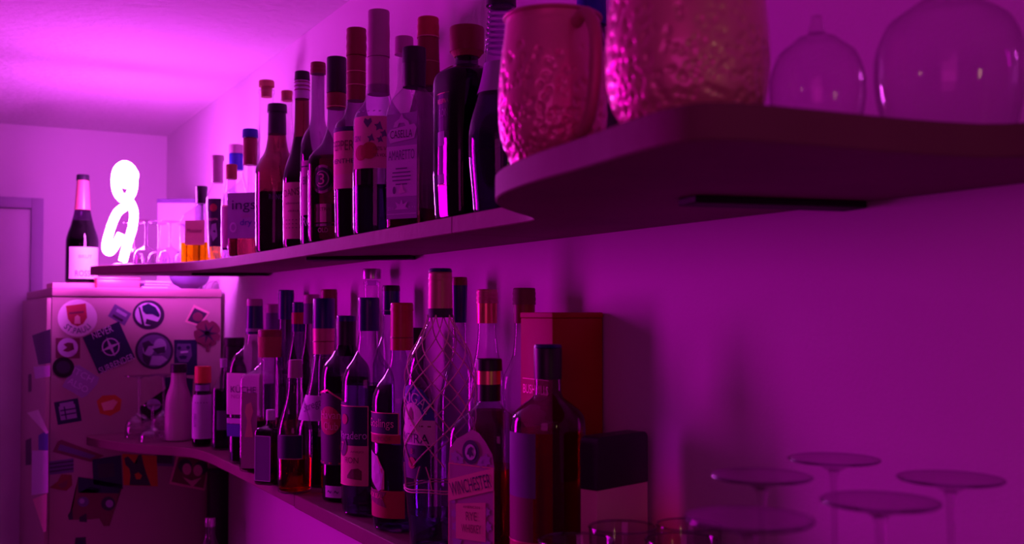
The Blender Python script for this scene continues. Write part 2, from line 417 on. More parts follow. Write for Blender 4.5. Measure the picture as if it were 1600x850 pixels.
board('wall_shelf', [(0.56, 1.800)] + farl, [(WX, 2.94), (WX, 1.800)], LB, LT, 'farther board of the lower shelf, rounded end in front of the fridge')
for (a, b_, lab) in (((0.555, 0.703), (0.715, 0.668), 'black flat bracket under the wide near end of the upper shelf'),
                     ((0.578, 1.775), (0.715, 1.64), 'black flat bracket under the middle of the upper shelf'),
                     ((0.556, 2.60), (0.715, 2.52), 'black flat bracket under the far end of the upper shelf')):
    d = Vector((b_[0] - a[0], b_[1] - a[1], 0)).normalized(); n_ = Vector((-d.y, d.x, 0)) * 0.017
    P = [Vector((*a, 0)) - n_, Vector((*b_, 0)) - n_, Vector((*b_, 0)) + n_, Vector((*a, 0)) + n_]
    V = [(p.x, p.y, UB - 0.0065) for p in P] + [(p.x, p.y, UB - 0.0002) for p in P]
    o = mk('shelf_bracket', V, [(0, 3, 2, 1), (4, 5, 6, 7), (0, 1, 5, 4), (1, 2, 6, 5), (2, 3, 7, 6), (3, 0, 4, 7)], M['iron'], smooth=False)
    tag(o, lab, 'bracket'); bevel_obj(o, 0.001, 1)

# ------------------------------------------------------------------ fridge
fx0 = on_y(81, 460, FR_Y).x; fx1 = WALL_X - 0.012
fr = tag(empty('fridge', ((fx0 + fx1) / 2, FR_Y, Z_FLOOR)), 'cream fridge covered in stickers in the corner under the champagne bottle', 'fridge')
def fl(v): return (v[0] - fr.location.x, v[1] - fr.location.y, v[2] - fr.location.z)
def fbox(name, x0, x1, y0, y1, z0, z1, m, b=0.003):
    o = box(name, *[q for q in (x0 - fr.location.x, x1 - fr.location.x, y0 - fr.location.y, y1 - fr.location.y, z0 - fr.location.z, z1 - fr.location.z)], m, fr, b); return o
FD = 0.80; lid_b = on_y(200, 464, FR_Y).z; door_t = lid_b - 0.004
fbox('body', fx0, fx1, FR_Y, FR_Y + FD, Z_FLOOR + 0.002, lid_b, M['fridge'], 0.002)
fbox('lid', fx0, fx1, FR_Y - 0.004, FR_Y + FD, lid_b + 0.0006, FR_TOP, M['lid'], 0.0025)
DX = fx0 - 0.012
fbox('door', DX, fx0 - 0.0008, FR_Y + 0.001, FR_Y + FD, Z_FLOOR + 0.03, door_t, M['fridge'], 0.002)
_lay = [0]
def sticker_poly(poly, mat, parent, name, layer, plane='y'):
    bm = bmesh.new()
    if plane == 'y': vs = [bm.verts.new(on_y(px, py, FR_Y - 0.0006 * layer)) for px, py in poly]
    else: vs = [bm.verts.new(on_x(px, py, DX - 0.0006 * layer)) for px, py in poly]
    f = bm.faces.new(vs); bmesh.ops.triangulate(bm, faces=[f]); bm.verts.index_update()
    V = [fl(v.co) for v in bm.verts]; Fc = [tuple(v.index for v in f.verts) for f in bm.faces]; bm.free()
    return mk(name, V, Fc, mat, parent, smooth=False)
def quad(cx, cy, w, h, rot):
    c_, s_ = math.cos(math.radians(rot)), math.sin(math.radians(rot))
    return [(cx + a * w / 2 * c_ - b * h / 2 * s_, cy + a * w / 2 * s_ + b * h / 2 * c_) for a, b in ((-1, -1), (1, -1), (1, 1), (-1, 1))]
def oval(cx, cy, rx, ry, n=32): return [(cx + rx * math.cos(2 * math.pi * i / n), cy + ry * math.sin(2 * math.pi * i / n)) for i in range(n)]
def stick(poly, mat, label, plane='y', lay=1):
    o = sticker_poly(poly, mat, fr, 'sticker', lay, plane); o['label'] = label; o['_'] = 0; del o['_']; return o
def pr(st, poly, mat, lay=2, name='print', plane='y'): return sticker_poly(poly, mat, st, name, lay, plane)
def stext(st, s, cx, cy, w, h, rot, mat, lay=3, arc=0):
    V, Fc = text_geo(s); c_, s_ = math.cos(math.radians(rot)), math.sin(math.radians(rot)); out = []
    for a, b in V:
        u, v = a * w, -b * h
        if arc: t = u / arc; u, v = (arc + v) * math.sin(t), (arc + v) * math.cos(t) - arc
        out.append(fl(on_y(cx + u * c_ - v * s_, cy + u * s_ + v * c_, FR_Y - 0.0006 * lay)))
    return mk('lettering', out, Fc, mat, st, smooth=False)
s = stick(oval(121, 497, 31, 29), M['white'], 'round white sticker with a red shield and dark lettering')
pr(s, [(103, 478), (134, 474), (136, 496), (130, 506), (121, 510), (112, 506), (106, 498)], M['redpaper'], name='shield')
pr(s, [(116, 506), (117, 495), (121, 492), (125, 495), (126, 506)], M['pink'], 3); pr(s, [(108, 488), (131, 486), (131, 489), (108, 491)], M['maroon'], 3)
stext(s, 'ST.PAULI', 121, 517, 42, 9, 0, M['navypaper'], arc=24)
s = stick(quad(170, 543, 62, 62, -24), M['navypaper'], 'large dark square sticker with a compass and two lines of capitals', lay=2)
stext(s, 'NEVER', 160, 519, 34, 11, -22, M['lilac'], 4); stext(s, 'SURRENDER', 182, 568, 58, 10, -24, M['lilac'], 4)
for i in range(4):
    a = math.radians(45 * i * 2 - 24 + 0); b_ = a + math.pi / 2
    for k_, r_ in ((0, 17),):
        pr(s, [(173 + r_ * math.cos(a), 542 + r_ * math.sin(a)), (173 + 3.4 * math.cos(a + .78), 542 + 3.4 * math.sin(a + .78)), (173, 542), (173 + 3.4 * math.cos(a - .78), 542 + 3.4 * math.sin(a - .78))], M['lilac'], 4, 'compass_point')
ro = oval(173, 542, 14, 14, 28); ri = oval(173, 542, 12, 12, 28)
for i in range(28): pass
V = [fl(on_y(p[0], p[1], FR_Y - 0.0021)) for p in ro + ri]
mk('compass_ring', V, [(i, (i + 1) % 28, 28 + (i + 1) % 28, 28 + i) for i in range(28)], M['lilac'], s, smooth=False)
s = stick(quad(187, 492, 30, 22, 30), M['purple'], 'small purple tilted sticker above the compass square')
pr(s, quad(190, 489, 18, 5, 30), M['lilac2']); pr(s, quad(184, 497, 18, 4, 30), M['darkpaper'])
s = stick(oval(232, 492, 25, 23), M['darkpaper'], 'round dark sticker with two flying flags')
pr(s, oval(231, 491, 20, 18), M['lilac'])
pr(s, [(222, 478), (232, 474), (243, 480), (250, 492), (248, 496), (238, 491), (228, 491), (223, 486)], M['navypaper'], 3, 'flag')
pr(s, [(216, 480), (219, 480), (226, 508), (222, 508)], M['darkpaper'], 3, 'flag_pole'); pr(s, [(229, 498), (247, 503), (238, 509), (227, 506)], M['darkpaper'], 3, 'flag')
s = stick(quad(106, 544, 38, 32, 0), M['maroon'], 'dark square sticker with a pale round badge', lay=1)
pr(s, oval(106, 543, 16, 15), M['lilac']); pr(s, [(99, 538), (106, 535), (114, 536), (110, 541), (116, 546), (106, 550), (98, 548), (105, 543)], M['maroon'], 3)
s = stick(oval(99, 574, 17, 16), M['iron'], 'round black sticker near the left edge', lay=3)
pr(s, oval(99, 574, 11, 10), M['darkpaper'], 4)
s = stick([(115, 572), (123, 570), (155, 590), (152, 600), (136, 618), (128, 622), (112, 612), (97, 604), (104, 592), (108, 588)], M['lilac2'], 'ragged pale lilac sticker with big block letters', lay=1)
stext(s, 'ITCH', 130, 586, 34, 10, 28, M['lilac']); stext(s, 'ALSO', 122, 602, 34, 10, 28, M['lilac'])
s = stick(oval(241, 548, 30, 29), M['darkpaper'], 'round sticker with two portrait faces inside a dark ring', lay=1)
pr(s, oval(241, 548, 26, 25), M['purple']); pr(s, oval(232, 545, 9, 11), M['lilac2'], 3); pr(s, oval(250, 541, 10, 12), M['lilac2'], 3)
pr(s, [(222, 536), (232, 532), (241, 540), (232, 541), (226, 552)], M['darkpaper'], 4); pr(s, [(238, 545), (258, 541), (258, 551), (246, 553)], M['darkpaper'], 4)
pr(s, [(234, 570), (238, 556), (254, 556), (262, 562), (250, 571)], M['lilac2'], 3); pr(s, [(222, 552), (236, 558), (232, 572), (224, 564)], M['darkpaper'], 4)
s = stick([(272, 531), (308, 531), (308, 586), (272, 586)], M['navypaper'], 'dark rectangular sticker with a pale skull drawing', lay=1)
pr(s, [(277, 537), (298, 537), (300, 556), (294, 566), (280, 566), (275, 556)], M['purple'], 2, 'skull'); pr(s, [(282, 549), (294, 548), (294, 551), (282, 552)], M['lilac'], 3)
pr(s, [(279, 557), (286, 555), (293, 557), (290, 561), (282, 561)], M['navypaper'], 3); pr(s, oval(280, 544, 3, 3), M['navypaper'], 3); pr(s, oval(294, 543, 3, 3), M['navypaper'], 3)
s = stick([(303, 476), (328, 488), (312, 510), (289, 503)], M['pink'], 'small tilted photo sticker with a pale border', lay=1)
pr(s, [(304, 481), (324, 490), (311, 507), (293, 501)], M['darkpaper']); pr(s, oval(309, 495, 8, 7), M['maroon'], 3)
lf = []
for i in range(36):
    a = 2 * math.pi * i / 36; r_ = 17 + 6 * abs(math.sin(a * 4.5)) * (1 if i % 2 else .7); lf.append((324 + r_ * math.cos(a), 521 + r_ * math.sin(a)))
s = stick(lf, M['maroon'], 'dark spiky leaf-shaped sticker', lay=3)
for i in range(7):
    a = 2 * math.pi * i / 7; pr(s, [(324 + 17 * math.cos(a), 521 + 17 * math.sin(a)), (324 + 3 * math.cos(a + 1.5), 521 + 3 * math.sin(a + 1.5)), (324 + 3 * math.cos(a - 1.5), 521 + 3 * math.sin(a - 1.5))], M['darkpaper'], 4, 'leaf_vein')
pr(s, [(322, 538), (327, 538), (327, 550), (322, 550)], M['maroon'], 3, 'stem')
s = stick(quad(106, 643, 38, 36, -10), M['navypaper'], 'small navy square sticker with a lilac crest print')
pr(s, quad(106, 644, 26, 22, -10), M['lilac2']); pr(s, quad(104, 631, 22, 5, -10), M['lilac2']); pr(s, quad(106, 640, 24, 2, -10), M['navypaper'], 3); pr(s, quad(107, 647, 24, 2, -10), M['navypaper'], 3); pr(s, quad(102, 645, 2, 20, -10), M['navypaper'], 3)
s = stick([(151, 627), (160, 618), (180, 617), (190, 624), (188, 641), (172, 650), (156, 646)], M['orangepaper'], 'faded orange rounded sticker behind the glasses')
pr(s, [(158, 630), (178, 624), (184, 628), (176, 640), (162, 642)], M['tan'], 2)
s = stick([(90, 690), (96, 687), (163, 712), (142, 722), (82, 706)], M['maroon'], 'long narrow tilted banner sticker')
pr(s, [(94, 694), (150, 712), (141, 717), (90, 703)], M['purple'])
s = stick([(77, 721), (115, 716), (115, 738), (77, 742)], M['purple'], 'striped small sticker above the red blob')
for i in range(3): pr(s, [(77, 724 + i * 6), (115, 719 + i * 6), (115, 721.5 + i * 6), (77, 726.5 + i * 6)], M['darkpaper'])
s = stick([(77, 762), (90, 752), (96, 741), (112, 742), (113, 758), (104, 767), (90, 765)], M['darkred'], 'red blob-shaped sticker at the lower left edge')
pr(s, [(90, 757), (106, 750), (104, 760), (96, 763)], M['maroon'])
s = stick([(144, 718), (189, 711), (191, 754), (192, 764), (146, 757)], M['navypaper'], 'plain dark navy square sticker', lay=2)
pr(s, quad(166, 735, 26, 22, -6), M['darkpaper'], 3)
s = stick([(191, 709), (245, 712), (247, 760), (193, 758)], M['orangepaper'], 'orange square sticker with a dark big-eared dog', lay=2)
pr(s, [(194, 716), (200, 713), (210, 724), (214, 725), (216, 711), (221, 710), (224, 724), (228, 738), (236, 759), (202, 758), (204, 742), (202, 732), (196, 726)], M['darkpaper'], 3, 'dog')
pr(s, [(210, 741), (216, 738), (222, 743), (219, 749), (213, 749)], M['orangepaper'], 4)
s = stick([(122, 745), (150, 748), (192, 758), (186, 771), (178, 800), (171, 822), (162, 822), (155, 810), (136, 812), (107, 812), (115, 790)], M['maroon'], 'large dark sticker showing a big-eyed monster face', lay=1)
pr(s, [(122, 745), (190, 757), (186, 771), (170, 762), (150, 757), (122, 770)], M['navypaper'], 2); pr(s, oval(130, 784, 9, 8), M['purple'], 2, 'eye'); pr(s, oval(169, 787, 11, 11), M['darkpaper'], 2, 'eye'); pr(s, oval(171, 787, 6, 6), M['lilac2'], 3, 'eye_highlight')
pr(s, oval(128, 783, 4, 4), M['lilac2'], 3, 'eye_highlight'); pr(s, [(124, 808), (135, 802), (136, 816), (124, 815)], M['darkpaper'], 2); pr(s, [(106, 805), (113, 795), (114, 812), (108, 812)], M['darkpaper'], 2)
s = stick([(243, 704), (272, 706), (272, 729), (240, 728)], M['purple'], 'small dull purple sticker beside the orange dog')
pr(s, quad(257, 717, 24, 14, 2), M['darkpaper'])
s = stick([(276, 711), (329, 713), (320, 767), (264, 756)], M['pink'], 'photo sticker of two faces above a heart', lay=1)
pr(s, [(279, 714), (326, 716), (318, 763), (268, 753)], M['maroon']); pr(s, oval(289, 728, 11, 11), M['darkpaper'], 3, 'hair'); pr(s, oval(314, 731, 11, 11), M['darkpaper'], 3, 'hair')
pr(s, oval(292, 733, 7, 9), M['pink'], 4, 'face'); pr(s, oval(309, 735, 7, 9), M['pink'], 4, 'face'); pr(s, [(285, 745), (299, 751), (315, 746), (301, 761)], M['pink'], 4, 'heart')
s = stick([(118, 840), (134, 839), (135, 858), (116, 858)], M['darkpaper'], 'little black sticker near the bottom'); pr(s, quad(126, 848, 8, 6, 0), M['navypaper'])
s = stick([(218, 636), (264, 604), (266, 645), (222, 662)], M['iron'], 'black tilted sticker seen through the stemmed glasses'); pr(s, oval(240, 632, 11, 9), M['lilac2'])
s = stick([(256, 590), (276, 588), (302, 592), (300, 620), (262, 622)], M['navypaper'], 'navy sticker behind the orange-capped bottle'); pr(s, [(270, 594), (290, 596), (286, 612), (272, 610)], M['purple'])
# stickers on the door front (seen very obliquely)
def front_st(poly, mat, lab, lay=1): return stick(poly, mat, lab, plane='x', lay=lay)
front_st([(50, 524), (79, 514), (79, 567), (60, 570)], M['navypaper'], 'dark tilted sticker on the fridge door front')
front_st([(52, 573), (78, 571), (78, 588), (55, 592)], M['lilac'], 'pale torn sticker on the fridge door front')
front_st([(44, 585), (49, 584), (49, 612), (44, 613)], M['black'], 'thin black sticker on the fridge door front')
front_st([(42, 645), (60, 640), (76, 676), (72, 678)], M['white'], 'white triangular sticker on the fridge door front', 2)
front_st([(60, 680), (75, 672), (75, 704), (60, 703)], M['bluepaper'], 'blue small sticker on the fridge door front')
front_st([(50, 704), (75, 704), (75, 770), (49, 774)], M['lilac'], 'large lilac sticker on the fridge door front')
front_st([(51, 780), (73, 771), (72, 830), (68, 832)], M['pink'], 'pink wedge-shaped sticker on the fridge door front', 2)
front_st([(40, 688), (49, 684), (49, 726), (40, 727)], M['darkpaper'], 'dark narrow sticker on the fridge door front')

# ------------------------------------------------------------------ on top of the fridge
def on_fridge_x(px, y): return on_y(px, 445, y).x
sy = FR_Y + 0.06
a = on_fridge_x(82, sy); b_ = on_fridge_x(150, sy)
tag(box('storage_box', a, b_, sy, sy + 0.16, FR_TOP + 0.0005, FR_TOP + 0.0135, M['pink'], None, 0.0015), 'thin flat pink box lying on the fridge under the champagne bottle', 'box')
a = on_fridge_x(152, FR_Y + .02); b_ = on_fridge_x(219, FR_Y + .02)
t = tag(empty('storage_box', ((a + b_) / 2, FR_Y + 0.1, FR_TOP)), 'bright pink low box on the fridge under the neon lamp', 'box')
o = box('body', -(b_ - a) / 2, (b_ - a) / 2, -0.075, 0.075, 0.0005, 0.022, M['rose'], t, 0.0015); o = box('lid', -(b_ - a) / 2 - .001, (b_ - a) / 2 + .001, -0.076, 0.076, 0.0225, 0.0285, M['rose'], t, 0.0012)
a = on_fridge_x(222, FR_Y + .03); b_ = on_fridge_x(262, FR_Y + .03)
for i, (m, lab) in enumerate(((M['lilac'], 'lowest of the pale booklets stacked on the fridge beside the dark bowl'), (M['purple'], 'middle purple booklet of the stack on the fridge beside the dark bowl'), (M['white'], 'topmost white booklet of the stack on the fridge beside the dark bowl'))):
    t = tag(empty('booklet', ((a + b_) / 2 + 0.002 * i, FR_Y + 0.11, FR_TOP + 0.0075 * i), 0.04 * i), lab, 'booklet', 'booklets on the fridge')
    box('cover', -(b_ - a) / 2, (b_ - a) / 2, -0.08, 0.08, 0.0003, 0.0062, m, t, 0.0006); box('pages', -(b_ - a) / 2 + .0015, (b_ - a) / 2 + .0005, -0.0805, 0.0775, 0.0012, 0.0053, M['white'], t)
bx, by = on_fridge_x(296, FR_Y + .07), FR_Y + 0.07
t = tag(empty('bowl', (bx, by, FR_TOP)), 'dark round bowl on the fridge under the upper shelf', 'bowl')
loft('body', smooth_prof([(0.0005, 0.022, 0), (0.004, 0.026, 0), (0.014, 0.043, 0), (0.026, 0.051, 0), (0.036, 0.054, 0)]) + [(0.036, 0.051, 0), (0.02, 0.044, 0), (0.008, 0.025, 0)], M['purple'], t)
P = [[(on_fridge_x(332 + 10 * k, FR_Y + .1) - bx + 0.022 * math.cos(a), 0.0, 0.002 + (0.022 + 0.004 * k) * math.sin(a)) for a in [math.pi * i / 14 for i in range(15)]] for k in range(2)]
v, f = tube_mesh(P, 0.0012, 6); o = mk('cable', v, f, M['mauve'], None); o.location = (bx + 0.0, by + 0.02, FR_TOP); tag(o, 'thin looped cable on the fridge beside the dark bowl', 'cable')
# pale box with dark lid
cx = on_fridge_x(283, FR_Y + 0.30)
t = tag(empty('gift_box', (cx, FR_Y + 0.3, FR_TOP), math.radians(-28)), 'tall pale box with dark lid on the fridge behind the coupe glasses', 'box')
hz = z_at(285, 320, cx, FR_Y + 0.3) - FR_TOP
box('body', -0.055, 0.055, -0.055, 0.055, 0.0006, hz, M['lilac'], t, 0.001); box('lid', -0.057, 0.057, -0.057, 0.057, hz + .0002, hz + 0.012, M['purple'], t, 0.001)
box('side_print', -0.0556, -0.0551, -0.04, 0.04, 0.05, hz - 0.03, M['bluepaper'], t)

# champagne bottle
_sx, _sy, _ = 0, 0, 0
def spot_y(px, y): return on_y(px, 445, y).x
cb = Bottle('champagne_bottle', 'dark champagne bottle with pink foil neck standing on the fridge', 127, spot_y(127, FR_Y + 0.12), [(442, 24), (388, 24), (372, 23), (352, 17), (328, 11.5), (300, 8.6), (284, 8)], M['dark'], rel=-12, base_z=FR_TOP + 0.0138)
cb.liquid(345, M['l_black'])
cb.cap(328, 282, 12.0, 8.6, M['rose'], name='neck_foil', top=False); cb.cap(282, 273, 9.6, 9.4, M['black'], name='cap')
lb = cb.patch(387, 436, -26, 26, M['white'], label='white lower label'); cb.text('BRUT', 0, 402, 20, 5, M['mauve'], lb); cb.text('ROSSO', 0, 428, 30, 9, M['darkpaper'], lb)

# ------------------------------------------------------------------ neon lamp on the tip of the upper shelf
nx, ny, nZ = spot(193, 0.425)
nl = tag(empty('neon_lamp', (nx, ny, UT)), 'glowing white-pink neon figure lamp standing on the far tip of the upper shelf', 'lamp')
m, nt, N, L = _mat('neon_glow'); N.remove(N['Principled BSDF']); e = N.new('ShaderNodeEmission'); e.inputs[0].default_value = (*NEON, 1); e.inputs[1].default_value = NEON_L; L.new(e.outputs[0], N['Material Output'].inputs[0])
M['neon'] = m
def npath(P, dy=0.0):
    out = []
    for i, (px, py) in enumerate(P):
        q = on_y(px, py, ny + dy); out.append((q.x - nx, q.y - ny, q.z - UT))
    return out
def cr_path(P, n=6, closed=False):
    P = [Vector(p) for p in P]; out = []; N_ = len(P)
    rng = range(N_ if closed else N_ - 1)
    for i in rng:
        p1, p2 = P[i], P[(i + 1) % N_]; p0 = P[i - 1] if (i or closed) else p1; p3 = P[(i + 2) % N_] if (closed or i + 2 < N_) else p2
        for s_ in range(n):
            t = s_ / n; out.append(0.5 * ((2 * p1) + (p2 - p0) * t + (2 * p0 - 5 * p1 + 4 * p2 - p3) * t * t + (3 * p1 - 3 * p2 + p3 - p0) * t ** 3))
    if not closed: out.append(P[-1])
    return out
v, f = tube_mesh([cr_path(npath([(195, 258), (184, 266), (181, 285), (185, 303), (197, 312), (206, 299), (208, 283), (206, 266)]), closed=True)], 0.0115, 12, True)
mk('upper_loop', v, f, M['neon'], nl)
v, f = tube_mesh([cr_path(npath([(201, 264), (210, 272), (206, 284), (195, 288), (191, 276)], -0.008), closed=True)], 0.0105, 12, True); mk('inner_loop', v, f, M['neon'], nl)
v, f = tube_mesh([cr_path(npath([(192, 408), (198, 385), (207, 355), (209, 332), (203, 316), (196, 322), (183, 333), (173, 356), (166, 385), (172, 393), (182, 380), (190, 366)]))], 0.0108, 12); mk('lower_loop', v, f, M['neon'], nl)
loft('base', [(0.0003, 0.026, 0), (0.004, 0.026, 0), (0.006, 0.022, 0), (0.006, 0.004, 0), (0.012, 0.003, 0)], M['white'], nl)

# ------------------------------------------------------------------ stemmed glasses
def stem_glass(name, X, Y, zb, prof, mat, label, group=None, upside=False, H=None, parts=True, rz=0):
    """prof: thin-walled outline (z, r) upright, foot first; split into foot, stem, bowl"""
    t = tag(empty(name, (X, Y, zb), rz), label, 'glass', group)
    for nm, P in prof:
        R = [((H - z) if upside else z, r, 0) for z, r in P]
        o = loft(nm, smooth_prof(sorted(R, key=lambda q: q[0]), 4) if nm != 'foot' else sorted(R, key=lambda q: q[0]), mat, t, seg=40, closed=(nm != 'bowl'))
    return t
def coupe(h, rb, rf):
    return [('foot', [(0.0006, rf), (0.0022, rf), (0.005, rf * .3), (0.009, 0.004)]), ('stem', [(0.009, 0.0035), (h * .3, 0.0028), (h * .55, 0.003), (h * .6, 0.006)]),
            ('bowl', [(h * .6, 0.006), (h * .63, rb * .4), (h * .7, rb * .8), (h * .82, rb * .98), (h - .0005, rb)])]
def wine(h, rb, rf, rim):
    return [('foot', [(0.0008, rf * .985), (0.0016, rf), (0.003, rf * .97), (0.006, rf * .36), (0.011, 0.0048)]), ('stem', [(0.011, 0.0045), (0.016, 0.0028), (h * .4, 0.0023), (h * .47, 0.004)]),
            ('bowl', [(h * .47, 0.004), (h * .5, rb * .5), (h * .58, rb * .9), (h * .67, rb), (h * .82, rb * .93), (h - .0005, rim)])]
def foot_pos(px, py, z):
    p = on_z(px, py, z); return p.x, p.y
gl = [(0.44, 2.75, 'coupe glass upside down directly right of the neon lamp'), (0.455, 2.655, 'coupe glass upside down, second from the neon lamp'), (0.50, 2.735, 'coupe glass upside down in the middle of the far cluster'),
      (0.513, 2.66, 'coupe glass upside down beside the square orange bottle'), (0.563, 2.735, 'coupe glass upside down standing closest to the wall')]
for X, Y, lab in gl:
    H = 0.107
    stem_glass('coupe_glass', X, Y, UT, coupe(H, 0.028, 0.0235), M['cut'], lab, 'upturned coupe glasses at the far end of the upper shelf', True, H)
# lower plate stemware
for px, xx, H, rb, rf, lab in ((219, 0.468, 0.158, 0.034, 0.036, 'tall stemmed glass upside down at the tip of the lower shelf'), (257, 0.535, 0.158, 0.033, 0.036, 'tall stemmed glass upside down behind the small coupe'),
                           (240, 0.482, 0.092, 0.031, 0.024, 'small short-stemmed glass upside down beside the white bottle')):
    X, Y, Z = spot(px, xx)
    stem_glass('cocktail_glass', X, Y, LT, coupe(H, rb, rf), M['cut'], lab, None, True, H)
# foreground wine glasses, upside down on the lower shelf's wide end
zf = -0.112; H = zf - LT
for (px, py, rf, lab) in ((1170, 806, 0.0355, 'nearest upturned wine glass with the brightest foot'), (1190, 740, 0.035, 'upturned wine glass behind the brightest one, beside the dark box'),
                      (1303, 714, 0.035, 'upturned wine glass whose foot is farthest back by the wall'), (1375, 779, 0.035, 'upturned wine glass in the middle of the right group'), (1485, 744, 0.035, 'rightmost upturned wine glass near the wall')):
    X, Y = foot_pos(px, py, zf); X = min(X, WALL_X - 0.045)
    stem_glass('wine_glass', X, Y, LT, wine(H, 0.037, rf, 0.031), M['fine'], lab, 'upturned wine glasses on the near end of the lower shelf', True, H)
    t = [o for o in bpy.data.objects if o.name.startswith('wine_glass')][-1]
    v, f = tube_mesh([[(rf * .985 * math.cos(2 * math.pi * i / 40), rf * .985 * math.sin(2 * math.pi * i / 40), H - 0.0016) for i in range(40)]], 0.0009, 8, True); mk('foot_rim', v, f, M['rim'], t)
# tumblers
for (px, py, r_, lab) in ((0.540, 0.853, 0.036, 'nearest tumbler with a bright rim beside the large whiskey bottle'), (0.615, 0.885, 0.034, 'tumbler directly in front of the black and pink box'),
                      (0.629, 0.807, 0.035, 'tumbler under the brightest wine glass foot'), (0.681, 0.862, 0.0335, 'tumbler behind the others by the wall')):
    X, Y = px, py
    t = tag(empty('tumbler', (X, Y, LT)), lab, 'glass', 'empty tumblers on the lower shelf')
    loft('body', [(0.0006, r_ * .78, 0), (0.003, r_ * .84, 0), (0.04, r_ * .93, 0), (0.097, r_, 0), (0.099, r_ * .99, 0), (0.097, r_ * .965, 0), (0.04, r_ * .89, 0), (0.012, r_ * .8, 0), (0.009, 0.001, 0)], M['fine'], t, closed=False)
    v, f = tube_mesh([[(r_ * .985 * math.cos(2 * math.pi * i / 44), r_ * .985 * math.sin(2 * math.pi * i / 44), 0.0995) for i in range(44)]], 0.0013, 8, True); mk('rim', v, f, M['rim'], t)
# upper near: two clear balloon glasses
for (px, xx, top, hw, lab) in ((1280, 0.53, 52, 73, 'smaller clear glass upside down beside the larger copper mug'), (1487, 0.60, -8, 112, 'large clear balloon glass upside down at the near end of the upper shelf')):
    X, Y, Z = spot(px, xx); Y = max(Y, 0.47 + hw * Z / F) if xx < .55 else Y
    t = tag(empty('balloon_glass', (X, Y, UT)), lab, 'glass'); r_ = hw * Z / F; h_ = z_at(px, top, X, Y) - UT
    loft('bowl', smooth_prof([(0.0005, r_ * .86, 0), (h_ * .3, r_ * .98, 0), (h_ * .55, r_, 0), (h_ * .8, r_ * .82, 0), (h_ * .95, r_ * .42, 0), (h_, 0.006, 0)], 6), M['fine'], t, closed=False)
    loft('stem', [(h_, 0.006, 0), (h_ + .006, 0.004, 0), (h_ + (0.012 if hw < 100 else 0.07), 0.0035, 0)], M['fine'], t)
    if hw > 100: loft('foot', [(h_ + .07, 0.005, 0), (h_ + .074, 0.032, 0), (h_ + .076, 0.035, 0), (h_ + .077, 0.034, 0)], M['fine'], t)

# ------------------------------------------------------------------ copper mugs
def mug(px, xx, base_y, hw, top_px, lab, handle_rel):
    X, Y, Z = spot(px, xx); sc = Z / F; r_ = hw * sc; h_ = (z_at(px, top_px, X, Y) - UT)
    t = tag(empty('copper_mug', (X, Y, UT), -math.atan2(X, Y)), lab, 'mug')
    R = smooth_prof([(0.0, r_ * .70, 0), (0.004, r_ * .76, 0), (h_ * .2, r_ * .95, 0), (h_ * .42, r_, 0), (h_ * .7, r_ * .96, 0), (h_ * .93, r_ * .88, 0), (h_, r_ * .87, 0)], 20)
    seg = 240; V = []; rnd = random.Random(px)
    dim = [(rnd.uniform(0, 2 * math.pi), rnd.betavariate(1.1, 2.2) * 0.85 * h_ + .003, rnd.uniform(0.0024, 0.0036)) for _ in range(620)]
    for (z, r, k) in R:
        near_ = [(a, dz, s_) for a, dz, s_ in dim if abs(dz - z) < s_ * 1.6]
        for i in range(seg):
            a = 2 * math.pi * i / seg; d = 0
            for (b, dz, s_) in near_:
                da = (a - b + math.pi) % (2 * math.pi) - math.pi
                q = ((da * r) ** 2 + (dz - z) ** 2) / (s_ * s_)
                if q < 1.6: d = max(d, math.exp(-q * 2.0) * s_ * 0.55)
            rr = r - d; V.append((rr * math.cos(a), rr * math.sin(a), z))
    n = len(R); Fc = [(j * seg + i, j * seg + (i + 1) % seg, (j + 1) * seg + (i + 1) % seg, (j + 1) * seg + i) for j in range(n - 1) for i in range(seg)]
    Fc.append(tuple(reversed(range(seg))))
    b = len(V)
    for (z, r) in ((h_, r_ * .85), (h_ * .5, r_ * .93), (0.006, r_ * .68)):
        for i in range(seg): a = 2 * math.pi * i / seg; V.append((r * math.cos(a), r * math.sin(a), z))
    for i in range(seg): Fc.append(((n - 1) * seg + i, (n - 1) * seg + (i + 1) % seg, b + (i + 1) % seg, b + i))
    for j in range(2):
        for i in range(seg): Fc.append((b + j * seg + i, b + j * seg + (i + 1) % seg, b + (j + 1) * seg + (i + 1) % seg, b + (j + 1) * seg + i))
    Fc.append(tuple(b + 2 * seg + i for i in range(seg)))
    o = mk('body', V, Fc, M['copper'], t); o.data.polygons.foreach_set('use_smooth', [True] * len(o.data.polygons))
    v, f = tube_mesh([[(r_ * .875 * math.cos(2 * math.pi * i / 48), r_ * .875 * math.sin(2 * math.pi * i / 48), h_) for i in range(48)]], 0.0018, 10, True)
    mk('rolled_rim', v, f, M['copperfoil'], t)
    a = math.radians(handle_rel); dx, dy = math.cos(a), math.sin(a)
    P = [(r_ * .90, h_ * .90), (r_ * 1.22, h_ * .93), (r_ * 1.52, h_ * .80), (r_ * 1.55, h_ * .55), (r_ * 1.38, h_ * .30), (r_ * 1.08, h_ * .20), (r_ * .93, h_ * .22)]
    path = cr_path([(dx * p, dy * p, q) for p, q in P], 6)
    v, f = tube_mesh([path], 0.0052, 10); mk('handle', v, f, M['copperfoil'], t)
    REPORT.append(('copper_mug', round(X, 3), round(Y, 3), round(r_, 3), round(h_, 3), lab, UT))
mug(864, 0.455, 235, 86, 30, 'smaller-looking hammered copper mug at the left, handle turned right', -62)
mug(1075, 0.455, 180, 128, -75, 'nearer hammered copper mug, cut by the top of the picture', 100)
